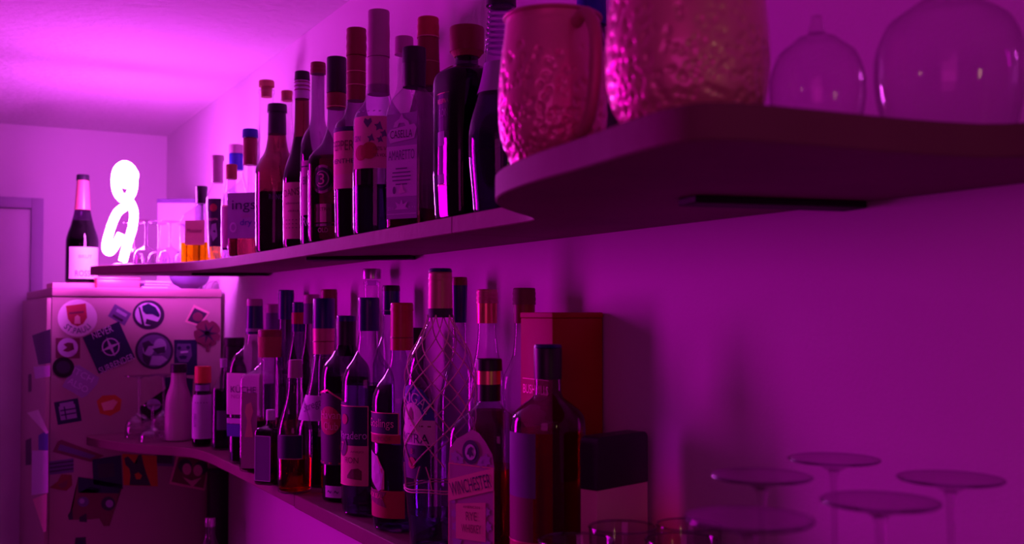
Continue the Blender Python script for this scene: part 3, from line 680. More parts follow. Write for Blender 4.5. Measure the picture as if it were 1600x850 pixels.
# ------------------------------------------------------------------ bottles on the upper shelf (far to near)
U = UT + 0.0003; Lz_ = LT + 0.0003
b = Bottle('liquor_bottle', 'square clear bottle with orange liquid and black stopper', 313, 0.585, [(408, 27, 1, True), (348, 27, 1), (336, 23, .8), (328, 14, .3), (322, 9, 0), (312, 8.5, 0)], M['clearold'], rel=25, base_z=U, asp=.8)
b.liquid(380, M['l_amber']); b.cap(318, 291, 8.5, 9.5, M['black'], name='stopper')
l = b.patch(346, 384, -16, 16, M['tan']); b.text('Monsieur', 0, 362, 24, 6, M['maroon'], l)
b = Bottle('liqueur_bottle', 'slender clear bottle with mauve capsule and dark painted label', 338, 0.60, [(404, 13), (340, 16), (312, 17), (300, 13), (290, 8.5), (284, 8)], M['clear'], rel=20, base_z=U)
b.cap(286, 250, 9, 8.6, M['mauve'], name='capsule'); b.cap(251, 243, 10, 10, M['mauve'], ribs=2)
l = b.patch(312, 386, -10, 12, M['darkpaper']); b.art(circ(0, 326, 6), M['redpaper'], parent=l); b.text('GRAPPA', 0, 344, 14, 4, M['pink'], l); b.art([(-3, 352), (4, 350), (6, 370), (-1, 378), (-5, 366)], M['lilac2'], parent=l)
b = Bottle('liquor_bottle', 'clear bottle with pink and blue cap behind the slender one', 367, 0.672, [(396, 19), (300, 19), (284, 15), (268, 10), (258, 9)], M['clear'], rel=0, base_z=U)
b.cap(266, 240, 11, 11, M['blue'], name='capsule'); b.cap(240, 226, 11, 11, M['mauve'])
b = Bottle('corked_bottle', 'small rounded bottle with cork and mauve label beside the gin bottle', 360, 0.603, [(402, 15), (330, 16), (318, 15), (303, 10), (296, 7), (276, 7)], M['mist'], rel=15, base_z=U)
b.cap(280, 257, 8.6, 8.8, M['cork'], name='cork'); l = b.patch(324, 392, -13, 13, M['mauve']); b.art(rect(-13, 13, 388, 391), M['darkpaper'], parent=l)
b.patch(322, 324, -14, 14, M['goldpaper'], name='label_edge')
b = Bottle('gin_bottle', 'square gin bottle with lilac label and blue-topped stopper', 389, 0.607, [(398, 27, 1, True), (302, 27, 1), (296, 24, .8), (286, 15, .3), (276, 11, 0), (252, 10, 0)], M['clear'], rel=28, base_z=U, asp=.95)
b.liquid(372, M['l_brown']); b.cap(258, 216, 11, 11, M['darkred'], name='neck_band'); b.cap(215, 202, 12.5, 12, M['blue'])
l = b.patch(304, 374, -24, 24, M['lilac2']); b.text('ings', 4, 325, 40, 19, M['navypaper'], l); b.text('GIN', 8, 340, 18, 5, M['mauve'], l); b.text('dry', 8, 351, 20, 12, M['blue'], l)
b.art([(x, y) for x, y in circ(-14, 357, 6, 16, 8)], M['lilac'], parent=l); b.art([(x, y) for x, y in circ(-14, 357, 3.6, 16, 5)], M['lilac2'], parent=l, eps=.0015)
b = Bottle('corked_bottle', 'tall clear square bottle with brown cork behind the gin bottle', 414, 0.668, [(390, 25, 1, True), (250, 25, 1), (240, 22, .8), (228, 14, .2), (216, 11.5, 0), (150, 11, 0), (146, 12.5, 0), (140, 12, 0)], M['clear'], rel=10, base_z=U)
b.cap(152, 134, 8.5, 9, M['cork'], name='cork'); b.cap(136, 126, 12, 12, M['cork'], name='cork_top')
b = Bottle('corked_bottle', 'clear bottle with pinkish cork farthest back behind the brown one', 446, 0.675, [(384, 24), (262, 24), (240, 20), (210, 11), (165, 8), (158, 9.5), (154, 9)], M['clear'], rel=0, base_z=U)
b.cap(158, 142, 8.5, 9, M['cork'], name='cork')
b = Bottle('brandy_bottle', 'dark brown bottle with wax-dipped black stopper', 431, 0.604, [(390, 32), (300, 33), (270, 33), (256, 29), (238, 19), (220, 15), (190, 12.5)], M['brown'], rel=18, base_z=U)
b.liquid(302, M['l_dark']); b.cap(210, 166, 14.5, 13.5, M['black'], name='wax_seal'); b.cap(176, 163, 15.5, 15, M['black'], name='stopper')
b.text('RONO', 10, 311, 22, 8, M['purple'])
b = Bottle('wine_bottle', 'slope-shouldered dark bottle with pink label and white striped capsule', 470, 0.598, [(378, 28), (300, 29), (268, 27), (235, 17), (205, 12), (150, 11)], M['brown'], rel=26, base_z=U)
b.liquid(215, M['l_dark']); b.cap(155, 126, 12, 11.6, M['lilac'], name='capsule'); b.cap(126, 112, 12.2, 11.6, M['black'])
for y in (128, 134, 140): b.cap(y + 2, y, 12.5, 12.5, M['darkred'], name='capsule_stripe')
l = b.patch(288, 375, -22, 22, M['pink']); b.text('DANSK', 0, 303, 36, 11, M['maroon'], l, rot=.12); b.text('akvavit', 0, 320, 28, 4, M['maroon'], l); b.text('dild', 0, 332, 18, 3, M['maroon'], l)
for y in (346, 352, 358): b.text('- - - - -', 0, y, 26, 1.2, M['maroon'], l)
b = Bottle('liqueur_bottle', 'long-necked dark bottle with a lettered band reading downwards', 495, 0.603, [(376, 26), (290, 27), (226, 26), (210, 21), (196, 13), (180, 10.5), (112, 10)], M['smoke'], rel=22, base_z=U)
b.liquid(250, M['l_dark']); b.cap(116, 98, 12.2, 11.8, M['darkred'], ribs=3)
l = b.patch(254, 338, -20, 20, M['mauve']); b.art(rect(-20, 20, 262, 264), M['darkpaper'], parent=l); b.text('BITTER', 2, 285, 34, 12, M['darkpaper'], l); b.text('U', 2, 314, 8, 14, M['darkpaper'], l)
b.text('ROST', 2, 348, 34, 14, M['lilac'])
b = Bottle('whiskey_bottle', 'clear-shouldered bottle with tall black cap and round ring emblem', 524, 0.606, [(372, 36, .3, True), (300, 37, .3), (256, 37, .3), (244, 35, .2), (226, 24, 0), (205, 16, 0), (190, 14, 0), (165, 13.5, 0)], M['smoke'], rel=32, base_z=U)
b.liquid(246, M['l_brown']); b.cap(146, 90, 15.5, 15.5, M['black']); b.cap(170, 146, 15.3, 15.3, M['darkred'], name='neck_band'); b.cap(168, 166.5, 15.8, 15.8, M['goldpaper'], name='gold_line')
for r_, mt, e_ in ((22, 'mauve', .001), (18, 'darkpaper', .0014), (13, 'mauve', .0018), (11, 'darkpaper', .0022)): b.art(circ(-2, 284, r_, 28), M[mt], eps=e_)
b.text('3', -2, 284, 11, 17, M['pink'], eps=.0026); l = b.patch(322, 350, -18, 20, M['pink']); b.text('EXTRA', 0, 330, 26, 5, M['maroon'], l); b.patch(352, 356, -18, 20, M['mauve'], name='label_band'); b.text('OLD', 0, 362, 18, 7, M['mauve'])
b = Bottle('liqueur_bottle', 'slim mint liqueur bottle with tall red capsule', 555, 0.604, [(366, 32), (280, 34), (206, 34), (194, 31), (182, 20), (170, 16), (150, 14.5)], M['smoke'], rel=34, base_z=U)
b.liquid(212, M['l_dark']); b.cap(158, 88, 15.2, 15, M['darkred'], name='capsule'); b.cap(88, 45, 16, 15.6, M['darkred'], ribs=3)
for y in (112, 133): b.cap(y + 2, y, 15.8, 15.8, M['copperfoil'], name='capsule_band')
l = b.patch(210, 276, -30, 28, M['tan']); b.patch(276, 298, -30, 28, M['pink'], name='lower_label'); b.text('PEPPER', -4, 232, 44, 15, M['maroon'], l); b.text('MENTHE', -4, 256, 46, 7, M['darkpaper'], l); b.patch(203, 210, -30, 28, M['navypaper'], name='label_top_band')
b = Bottle('fruit_liqueur_bottle', 'tallest bottle with pale mauve capsule and fruit-printed label', 590, 0.606, [(362, 39), (280, 40), (192, 39), (178, 35), (162, 24), (146, 18), (100, 16)], M['mist'], rel=24, base_z=U)
b.liquid(292, M['l_dark']); b.cap(148, 90, 17.3, 16.8, M['mauve'], name='printed_neck_sleeve'); b.cap(90, 17, 17.6, 17, M['mauve'], ribs=2)
for (u, y, r_) in ((-7, 100, 6), (6, 108, 5), (-4, 120, 7), (8, 128, 6), (-6, 140, 5)): pass
l = b.patch(188, 268, -31, 33, M['pink']); b.art(circ(-12, 244, 12), M['redpaper'], parent=l); b.art(circ(3, 241, 13), M['redpaper'], parent=l, eps=.0014)
for (u, y, r_) in ((18, 204, 8), (26, 215, 7), (20, 224, 6), (6, 222, 7)): b.art([(u + r_ * (1 if i % 2 else .5) * math.cos(i * .7), y + r_ * (1 if i % 2 else .5) * math.sin(i * .7)) for i in range(9)], M['purple'], parent=l, name='leaf')
b.art([(0, 206), (-7, 197), (-5, 191), (0, 194), (5, 191), (7, 197)], M['purple'], parent=l, name='heart'); b.text('GIN', -20, 222, 14, 9, M['purple'], l); b.text('100% V', 20, 238, 20, 6, M['maroon'], l); b.text('15% VOL', 20, 248, 20, 5, M['maroon'], l)
b.text('- - - - -', 0, 180, 40, 1.6, M['lilac'])
b = Bottle('liquor_bottle', 'clear bottle with pale mauve cap behind the almond liqueur bottle', 630, 0.678, [(352, 30), (200, 30), (170, 25), (140, 12), (100, 10.5), (84, 10)], M['clear'], rel=0, base_z=U)
b.cap(86, 58, 15, 14.5, M['mauve'])
b = Bottle('almond_liqueur_bottle', 'square almond liqueur bottle with black cap and tall pale label', 646, 0.614, [(350, 34, 1, True), (180, 34, 1), (166, 32, .9), (154, 27, .6), (142, 19, .2), (134, 15, 0), (120, 14, 0)], M['clear'], rel=36, base_z=U, asp=.92)
b.liquid(328, M['l_brown']); b.cap(137, 100, 18, 18.6, M['black'], name='neck_sleeve', top=False); b.cap(100, 75, 19, 18.6, M['black'], name='cap')
l = b.patch(182, 344, -29, 29, M['lilac2'], label='purple and pale front label'); b.patch(232, 310, -29, 29, M['lilac'], name='label_field', eps=.0008, parent=l)
b.art([(-27, 214), (-22, 206), (24, 200), (29, 206), (24, 222), (-22, 227)], M['lilac'], parent=l, name='name_banner', eps=.0012); b.text('CASELLA', 0, 214, 42, 12, M['darkpaper'], l, eps=.002)
b.art([(-16, 203), (-13, 195), (-4, 190), (0, 182), (4, 190), (13, 195), (16, 203), (8, 203), (5, 197), (-5, 197), (-8, 203)], M['lilac'], parent=l, name='crown_emblem')
b.text('AMARETTO', 0, 246, 50, 15, M['purple'], l); 
for i, w in enumerate((22, 34, 36, 34, 22)): b.art(rect(-w / 2, w / 2, 266 + i * 6, 268 + i * 6), M['purple'], parent=l, name='print_line', eps=.0013)
b.art(circ(-14, 300, 3, 10, 6), M['purple'], parent=l, name='leaf'); b.art([(0, 290), (4, 300), (8, 304), (-6, 306)], M['white'], parent=l, name='sail', eps=.0014)
b.art([(0, 314), (3, 322), (12, 318), (8, 326), (14, 330), (-14, 330), (-8, 326), (-12, 318), (-3, 322)], M['lilac'], parent=l, name='crown_emblem'); b.text('25%', -20, 328, 12, 5, M['lilac'], l); b.text('0,7 l', 20, 328, 12, 5, M['lilac'], l); b.art(rect(-28, 28, 336, 337.5), M['lilac'], parent=l, name='print_line')
b = Bottle('liquor_bottle', 'bottle with dark red capsule behind the almond liqueur bottle', 668, 0.676, [(345, 32), (190, 32), (160, 26), (135, 19), (80, 16), (60, 15)], M['smoke'], rel=0, base_z=U)
b.cap(140, 58, 19.5, 16.5, M['darkred'], name='capsule', top=False); b.cap(58, 28, 17.5, 16.8, M['red'], ribs=2); b.cap(60, 57, 18, 18, M['copperfoil'], name='gold_line'); b.cap(98, 96.5, 18.4, 18.4, M['copperfoil'], name='gold_line')
b = Bottle('rum_bottle', 'bulky black bottle with wide red wooden stopper and gold-edged label', 729, 0.613, [(332, 43, .3), (280, 46, .3), (130, 46, .3), (116, 43, .2), (107, 30, 0), (103, 19, 0), (90, 18, 0)], M['dark'], rel=60, base_z=U)
b.liquid(112, M['l_black']); b.cap(90, 82, 20, 26, M['cork'], name='stopper', top=False); b.cap(82, 43, 27, 27.5, M['darkred'], name='stopper_top')
l = b.patch(152, 292, -36, 22, M['purple'], label='dark label with a gold border'); frame_lines(b, -36, 22, 151, 293, 1.3, M['goldpaper'], l); b.text('RESERVA', 6, 164, 28, 7, M['goldpaper'], l); b.text('RON', 8, 182, 22, 12, M['lilac2'], l); b.patch(210, 232, -35, 21, M['lilac2'], eps=.0009, name='label_field', parent=l); b.patch(276, 290, -35, 21, M['lilac2'], eps=.0009, name='label_field', parent=l)
b = Bottle('ribbed_bottle', 'tall waisted bottle with ribbed neck next to the copper mugs', 783, 0.618, [(322, 44), (290, 48), (240, 52), (200, 51), (150, 38), (120, 30), (90, 25), (50, 22), (6, 19)], M['mist'], rel=10, base_z=U)
b.liquid(150, M['l_dark']); b.cap(10, -40, 24, 22, M['black'])
for i in range(9):
    y = 12 + i * 8.5; r, k = prof_r(b.prof, b.h(y)); z = b.h(y)
    v, f = tube_mesh([[(r * math.cos(2 * math.pi * j / 40), r * math.sin(2 * math.pi * j / 40), z) for j in range(40)]], 0.0016, 8, True); mk('neck_rib', v, f, M['mist'], b.root)
b.patch(100, 148, -60, 60, M['lilac2'], name='neck_label')
b = Bottle('liquor_bottle', 'bottle with blue cap mostly hidden between the copper mugs', 925, 0.665, [(290, 50), (140, 50), (100, 40), (60, 24), (20, 20)], M['smoke'], rel=0, base_z=U)
b.cap(40, -6, 24, 23, M['blue'])

# ------------------------------------------------------------------ bottles on the lower shelf (far to near)
Z0 = Lz_
b = Bottle('syrup_bottle', 'frosted pale bottle with dark cap beside the small coupe', 280, 0.545, [(690, 20), (640, 20), (618, 18), (600, 12.5), (584, 11), (580, 11)], M['frost'], rel=0, base_z=Z0)
b.cap(582, 568, 12.5, 12.5, M['black'])
b = Bottle('bitters_bottle', 'little bottle with orange cap and pale wrapped label', 318, 0.572, [(692, 15.5), (628, 15.5), (618, 14), (610, 11.5), (598, 11), (594, 11)], M['smoke'], rel=10, base_z=Z0)
b.liquid(612, M['l_black']); b.cap(598, 572, 12.5, 12.5, M['orange']); l = b.patch(616, 684, -22, 22, M['lilac'], label='tall pale wrapped label'); b.text('- - - - -', 0, 628, 20, 1.4, M['purple'], l); b.text('BITTERS', -10, 655, 20, 5, M['purple'], l, rot=1.57); b.patch(601, 610, -14, 14, M['lilac2'], name='neck_label')
b = Bottle('jar_bottle', 'dark jar-like bottle with wide black cap against the fridge edge', 366, 0.672, [(700, 21), (590, 21), (575, 19), (562, 14), (555, 14)], M['dark'], rel=0, base_z=Z0)
b.cap(562, 540, 14.5, 14.5, M['black'], name='neck_sleeve'); b.cap(540, 527, 16, 16, M['black'])
b = Bottle('liqueur_bottle', 'clear-shouldered bottle with dark liquid and tiny cork', 350, 0.60, [(714, 18), (614, 18), (606, 17), (592, 9), (582, 5), (572, 4.5)], M['clear'], rel=0, base_z=Z0)
b.liquid(608, M['l_dark']); b.cap(574, 560, 5, 5.5, M['lilac'], name='cork')
b.patch(640, 670, -10, 6, M['purple'])
b = Bottle('gin_bottle', 'clear bottle with navy capsule, pale label and blue band', 398, 0.604, [(722, 33, .7), (600, 34, .7), (572, 33, .7), (556, 28, .4), (540, 16), (525, 12), (480, 11)], M['clear'], rel=38, base_z=Z0, asp=.75)
b.liquid(668, M['l_dark']); b.cap(522, 478, 13.4, 12.2, M['navy'], name='capsule', top=False); b.cap(478, 467, 12.6, 12, M['mauve']); b.cap(518, 512, 13.6, 13.4, M['lilac2'], name='capsule_band')
l = b.patch(582, 646, -34, 34, M['white']); b.text('KÜCHE', 0, 606, 48, 12, M['darkpaper'], l); b.text('NORDEN', 0, 618, 46, 6, M['mauve'], l); b.text('1809', 14, 636, 20, 7, M['mauve'], l)
b.patch(652, 660, -34, 34, M['lilac'], name='narrow_label'); b.patch(661, 680, -34, 34, M['bluepaper'], name='blue_label')
b = Bottle('whisky_bottle', 'wide square bottle with large brown stopper and painted figure', 422, 0.60, [(742, 38, .9, True), (600, 38, .9), (586, 36, .8), (578, 24, .2), (566, 14, 0), (556, 13, 0)], M['clearold'], rel=25, base_z=Z0, asp=.8)
b.cap(558, 524, 17.5, 18.5, M['cork'], name='stopper'); b.cap(526, 515, 18.6, 18.2, M['darkred'], name='stopper_top')
b.liquid(655, M['l_brown'])
l = b.patch(612, 728, -32, -6, M['mauve'], name='side_label'); b.art([(-24, 630), (-16, 626), (-12, 640), (-16, 655), (-12, 680), (-26, 680), (-22, 655), (-26, 642)], M['tan'], parent=l, name='figure')
back = [(427, .69, 475, 12, 11, 'mauve', 'mist', 'clear brown-necked bottle behind the large brown stopper', 470),
        (447, .682, 453, 12.5, 12, 'navy', 'dark', 'tall dark bottle with black-blue cap behind the whisky stopper', 460),
        (467, .68, 472, 10.5, 10.5, 'navy', 'dark', 'dark bottle with a reddish neck band in the back row', 478),
        (487, .683, 460, 13, 12, 'mauve', 'smoke', 'greyish bottle with plain mauve cap in the back row', 466),
        (514, .68, 452, 13, 12.5, 'darkred', 'smoke', 'bottle with red cap directly behind the copper-banded neck', 460)]
for px, xx, top, ch, nh, cm, gm, lab, _t in back:
    b = Bottle('liquor_bottle', lab, px, xx, [(700, 18), (580, 18), (560, 17), (540, 13), (520, nh - 1), (top + 14, nh - 2)], M[gm], rel=15, base_z=Z0)
    b.liquid(600, M['l_dark'])
    b.cap(top + 46, top + 14, nh + .6, nh, M[cm if cm != 'darkred' else 'maroon'] if cm != 'mauve' else M['purple'], name='neck_sleeve', top=False); b.cap(top + 14, top, ch, ch - .4, M[cm], ribs=2)
    if px == 467: b.cap(506, 488, 11.5, 11.3, M['red'], name='neck_band')
b = Bottle('miniature_bottle', 'small square flask with framed side standing at the shelf edge', 424, 0.556, [(756, 18.5, 1, True), (674, 18.5, 1), (669, 16, .9), (664, 8, 0), (652, 6, 0)], M['smoke'], rel=38, base_z=Z0)
b.liquid(690, M['l_brown']); b.cap(656, 640, 7, 7, M['lilac']); l = b.patch(680, 748, -15, 15, M['purple']); frame_lines(b, -15, 15, 679, 749, 1.0, M['lilac'], l)
b = Bottle('liqueur_bottle', 'small clear bottle with pinkish cap and navy square label', 462, 0.568, [(758, 26), (690, 27), (668, 26), (645, 20), (615, 12), (592, 10.5), (585, 11)], M['clear'], rel=25, base_z=Z0)
b.liquid(715, M['l_red']); b.cap(590, 562, 11.5, 10.5, M['mauve']); l = b.patch(678, 713, -20, 24, M['navypaper']); frame_lines(b, -20, 24, 677, 714, .8, M['lilac2'], l)
b = Bottle('ribbed_bottle', 'waisted ribbed-neck bottle with navy cap and two copper bands', 506, 0.640, [(766, 36), (740, 40), (700, 43), (670, 42), (640, 34), (610, 25), (580, 19), (552, 15)], M['mist'], rel=22, base_z=Z0)
b.liquid(668, M['l_dark']); b.cap(553, 513, 16.2, 17, M['copperfoil'], name='copper_band', top=False); b.cap(534, 532, 17.4, 17.4, M['darkred'], name='band_line'); b.cap(513, 466, 17.2, 16.6, M['navy'], ribs=0)
for i in range(14):
    y = 556 + i * 4.4; z = b.h(y); r, k = prof_r(b.prof, z)
    v, f = tube_mesh([[(r * math.cos(2 * math.pi * j / 36), r * math.sin(2 * math.pi * j / 36), z) for j in range(36)]], 0.0011, 6, True); mk('neck_rib', v, f, M['mist'], b.root)
l = b.patch(616, 654, -40, 26, M['lilac']); b.text('Strega', -6, 632, 34, 16, M['purple'], l, rot=.35)
b = Bottle('rum_bottle', 'dark rum bottle with black cap and round red emblem', 541, 0.622, [(785, 36), (640, 38), (590, 38), (570, 34), (552, 20), (535, 14.5), (520, 14)], M['dark'], rel=34, base_z=Z0)
b.liquid(590, M['l_black']); b.cap(556, 500, 15.4, 15, M['black']); b.cap(502, 493, 15.2, 15, M['navy'], name='cap_top')
l = b.patch(612, 722, -40, 34, M['darkpaper']); b.art([(-38, 612), (-8, 606), (14, 618), (32, 632), (32, 634.5), (14, 621), (-8, 609), (-38, 615)], M['rose'], parent=l, name='gold_line'); b.art(circ(-6, 654, 22), M['redpaper'], parent=l, name='emblem')
b.text('Havana', 0, 645, 48, 12, M['pink'], l, eps=.002); b.text('Club', -2, 662, 28, 12, M['pink'], l, eps=.002); b.art(rect(-38, 32, 718, 720.5), M['redpaper'], parent=l, name='red_line'); b.art(circ(20, 694, 7), M['maroon'], parent=l, name='seal')
m2 = b.patch(754, 772, -14, 18, M['lilac'], name='small_label'); b.text('~ ~', 2, 763, 20, 5, M['purple'], m2)
b = Bottle('rum_bottle', 'violet rum bottle with navy capsule and gold-edged two-tone label', 576, 0.610, [(803, 38), (780, 41), (640, 41), (592, 40), (574, 34), (560, 24), (545, 17), (515, 15)], M['mist'], rel=43, base_z=Z0)
b.liquid(600, M['l_violet']); b.cap(517, 490, 16.8, 16.6, M['navy'], name='capsule', top=False); b.cap(490, 465, 17, 16.4, M['navy'], ribs=1)
l = b.patch(632, 692, -34, 32, M['navypaper'], label='dark upper label'); b.art([(-34, 632), (-30, 626), (-12, 626), (2, 634), (-34, 634)], M['navypaper'], parent=l, name='label_arch', eps=.0006)
l2 = b.patch(692, 752, -34, 32, M['tan'], name='lower_label', label='tan lower label'); frame_lines(b, -34, 32, 631, 753, 1.4, M['goldpaper'], l)
b.text('Varadero', 2, 676, 56, 12, M['lilac'], l, rot=.02); b.art(circ(-12, 652, 8), M['redpaper'], parent=l); b.art(circ(-16, 694, 11, 22, 15), M['darkpaper'], parent=l2, eps=.0013); b.text('7', -16, 694, 8, 14, M['tan'], l2, eps=.002); b.text('AÑEJO', 14, 701, 22, 4.5, M['maroon'], l2); b.text('RON', 4, 714, 26, 9, M['maroon'], l2); b.art([(-4, 738), (4, 728), (16, 726), (22, 730), (22, 744), (-4, 742)], M['maroon'], parent=l2, name='ship_emblem')
b = Bottle('liquor_bottle', 'clear bottle with faceted glass stopper in the back row', 581, 0.688, [(740, 24), (560, 24), (530, 22), (505, 13), (460, 12), (444, 12.5), (440, 13)], M['clear'], rel=0, base_z=Z0)
b.cap(446, 438, 9, 10, M['mist'], name='stopper_neck'); b.cap(436, 420, 14.5, 15, M['silver'], name='stopper')
b = Bottle('liquor_bottle', 'clear bottle with navy capsule behind the red-capped bottle', 611, 0.684, [(740, 28), (570, 28), (545, 22), (520, 13.5), (480, 12.5), (460, 12)], M['mist'], rel=0, base_z=Z0)
b.cap(492, 455, 14, 13.6, M['navy'], name='capsule', top=False); b.cap(455, 446, 14.2, 13.8, M['black']); b.cap(486, 484, 14.5, 14.5, M['lilac2'], name='capsule_line')
b = Bottle('rum_bottle', 'red-capped dark rum bottle with black name plate and red lower label', 628, 0.612, [(828, 43), (800, 45), (640, 46), (618, 45), (600, 38), (582, 25), (565, 18.5), (545, 17)], M['mist'], rel=46, base_z=Z0)
b.liquid(690, M['l_violet']); b.cap(547, 486, 18.2, 17.6, M['red'], name='capsule', top=False); b.cap(486, 473, 18.4, 17.6, M['red'], ribs=1); b.cap(528, 526, 18.7, 18.7, M['darkred'], name='capsule_line')
l = b.patch(642, 674, -38, 34, M['navypaper'], label='black name plate'); frame_lines(b, -38, 34, 641, 675, 1.4, M['goldpaper'], l); b.text('Goslings', -2, 659, 56, 17, M['pink'], l)
m2 = b.patch(674.5, 688, -38, 36, M['redpaper'], name='red_strip'); b.text('151 PROOF', 0, 681, 44, 7, M['maroon'], m2, eps=.0018)
b.art([(-26, 700), (-6, 708), (8, 730), (8, 756), (-2, 762), (-26, 744)], M['lilac'], name='seal_print'); b.art([(-6, 706), (10, 730), (10, 758), (4, 760), (7, 738), (-6, 710)], M['copperfoil'], name='seal_edge')
l3 = b.patch(760, 802, -40, 42, M['redpaper'], name='lower_label', label='red lower label'); b.art([(-40, 757), (0, 762), (14, 762), (6, 772), (14, 786), (-6, 782), (-40, 774)], M['maroon'], parent=l3, name='ribbon', eps=.0012); b.text('BLACK SEAL', -14, 768, 44, 7, M['rose'], l3, rot=-.08, eps=.002)
b = Bottle('liquor_bottle', 'short dark-capped bottle between the red-capped and netted bottles', 653, 0.684, [(780, 26), (640, 26), (610, 20), (580, 12), (550, 11.5)], M['dark'], rel=0, base_z=Z0); b.cap(560, 512, 12.5, 12, M['black'])
# netted bottle
b = Bottle('rum_bottle', 'clear rum bottle wrapped in a pale string net with blue label', 688, 0.607, [(862, 46), (800, 50), (760, 53, 0), (680, 54), (600, 54), (578, 52), (555, 46), (530, 34), (508, 22), (490, 18), (470, 17)], M['clear'], rel=58, base_z=Z0)
b.liquid(800, M['l_violet'])
b.cap(482, 446, 19.2, 18.6, M['copperfoil'], name='capsule', top=False); b.cap(446, 425, 18.8, 18.4, M['copperfoil'], name='cap', ribs=2); b.cap(425, 419.5, 18.6, 18, M['navy'], name='cap_top'); b.cap(496, 482, 19.2, 19.6, M['darkpaper'], name='neck_band', top=False)
l = b.patch(690, 742, -28, 40, M['navypaper'], name='lower_label', label='navy lower label')
b.art([(-40 + 0, 650), (-34, 620), (-16, 602), (6, 598), (28, 606), (42, 626), (48, 652)], M['bluepaper'], name='label_arch', eps=.0007); l2 = b.patch(652, 690, -40, 48, M['white'], name='label', label='white label band')
b.art(circ(4, 650, 24, 26), M['white'], name='emblem_disc', eps=.001); b.art([(-2, 652), (-1, 640), (4, 632), (9, 640), (10, 652)], M['maroon'], name='emblem', eps=.0015)
b.text('BRUGAL', 5, 618, 88, 17, M['white'], eps=.0016, arc=42); b.text('EXTRA', 5, 680, 70, 14, M['navypaper'], l2); b.art(rect(-34, 42, 660, 662), M['maroon'], parent=l2, name='print_line'); b.art(circ(6, 718, 9), M['redpaper'], parent=l, name='seal'); b.text('8', 6, 700, 6, 8, M['redpaper'], l)
paths = []; n = 6; y0, y1 = 492, 722
for sgn in (1, -1):
    for i in range(n):
        P = []
        for j in range(61):
            t = j / 60; y = y0 + (y1 - y0) * (t ** 0.92); z = b.h(y); r, k = prof_r(b.prof, z); r += 0.0017
            a = 2 * math.pi * i / n + sgn * t * 1.15 * math.pi + .2 + 0.06 * math.sin(9 * t + i); P.append((r * math.cos(a), r * math.sin(a), z))
        paths.append(P)
for i in range(n * 2):                      # long meshes at the bottom drawn together
    a0 = 2 * math.pi * (i + .5) / (2 * n)
    P = []
    for j in range(9):
        t = j / 8; y = y1 + (758 - y1) * t; z = b.h(y); r, k = prof_r(b.prof, z); a = a0 + (0.17 if i % 2 else -0.17) * (1 - t) ** 1.5; P.append(((r + .0017) * math.cos(a), (r + .0017) * math.sin(a), z))
    paths.append(P)
v, f = tube_mesh(paths, 0.0009, 6); net = mk('string_net', v, f, M['net'], b.root); net['label'] = 'pale string net'
for y in (758, 762): 
    z = b.h(y); r, k = prof_r(b.prof, z); v, f = tube_mesh([[((r + .002) * math.cos(2 * math.pi * j / 48), (r + .002) * math.sin(2 * math.pi * j / 48), z + .001 * math.sin(5 * 2 * math.pi * j / 48)) for j in range(48)]], 0.0009, 6, True); mk('net_cord', v, f, M['net'], b.root)
b = Bottle('liquor_bottle', 'bottle with pinkish cap and navy neck behind the netted bottle', 718, 0.686, [(800, 30), (620, 30), (590, 24), (560, 13), (510, 11), (500, 10)], M['mist'], rel=0, base_z=Z0)
b.cap(504, 446, 11, 12.5, M['navy'], name='neck_sleeve', top=False); b.cap(446, 433, 12.5, 12, M['darkred'])
b = Bottle('whiskey_bottle', 'clear bottle with gold capsule in the back row', 761, 0.686, [(900, 28), (620, 29), (590, 27), (560, 20), (545, 17), (520, 14.5), (500, 14)], M['clear'], rel=10, base_z=Z0)
b.cap(505, 474, 15.8, 16, M['gold'], name='capsule', top=False); b.cap(474, 452, 17.2, 16.4, M['copperfoil'], ribs=3); b.liquid(640, M['l_brown'])
b = Bottle('whiskey_bottle', 'bottle with dark red banded cap half hidden by the red box', 819, 0.677, [(900, 34), (620, 35), (590, 33), (560, 20), (545, 17), (520, 15), (500, 14.5)], M['clear'], rel=10, base_z=Z0)
b.cap(505, 476, 16.6, 17, M['darkred'], name='capsule', top=False); b.cap(476, 450, 18.2, 17.6, M['maroon'], ribs=3)
b.art(circ(10, 560, 9, 18, 11), M['bluepaper'], name='emblem')
# rye bottle
b = Bottle('rye_whiskey_bottle', 'square rye whiskey bottle with black cap and ornate front label', 764, 0.590, [(900, 53, 1, True), (690, 53, 1), (672, 51, .95), (658, 44, .8), (648, 33, .5), (636, 22, .2), (628, 18, 0), (618, 17, 0)], M['mist'], rel=40, base_z=Z0, asp=.78)
b.liquid(727, M['t_red']); b.cap(626, 600, 18.4, 18.2, M['black'], name='neck_sleeve', top=False); b.cap(600, 579, 18.8, 18.6, M['gold'], name='gold_band', top=False); b.cap(579, 560, 21, 20.6, M['black'])
l = b.patch(722, 896, -46, 46, M['mauve'], label='purple and tan printed front label')
b.art([(-46, 722), (-44, 700), (-30, 684), (-14, 676), (0, 668), (14, 672), (28, 684), (42, 702), (46, 722)], M['mauve'], name='label_arch', parent=l, eps=.0006)
for (u, y, r_) in ((-32, 712, 11), (-22, 716, 9), (30, 712, 11), (20, 716, 9), (-34, 800, 8), (-30, 820, 10), (-28, 845, 12), (32, 790, 8), (34, 812, 9), (30, 840, 12), (0, 862, 14), (-16, 858, 10), (16, 858, 10), (-36, 780, 6)):
    b.art([(u + r_ * (1 if i % 2 else .62) * math.cos(i * .524), y + r_ * (1 if i % 2 else .62) * math.sin(i * .524)) for i in range(12)], M['lilac2'], parent=l, name='leaf_print', eps=.0012)
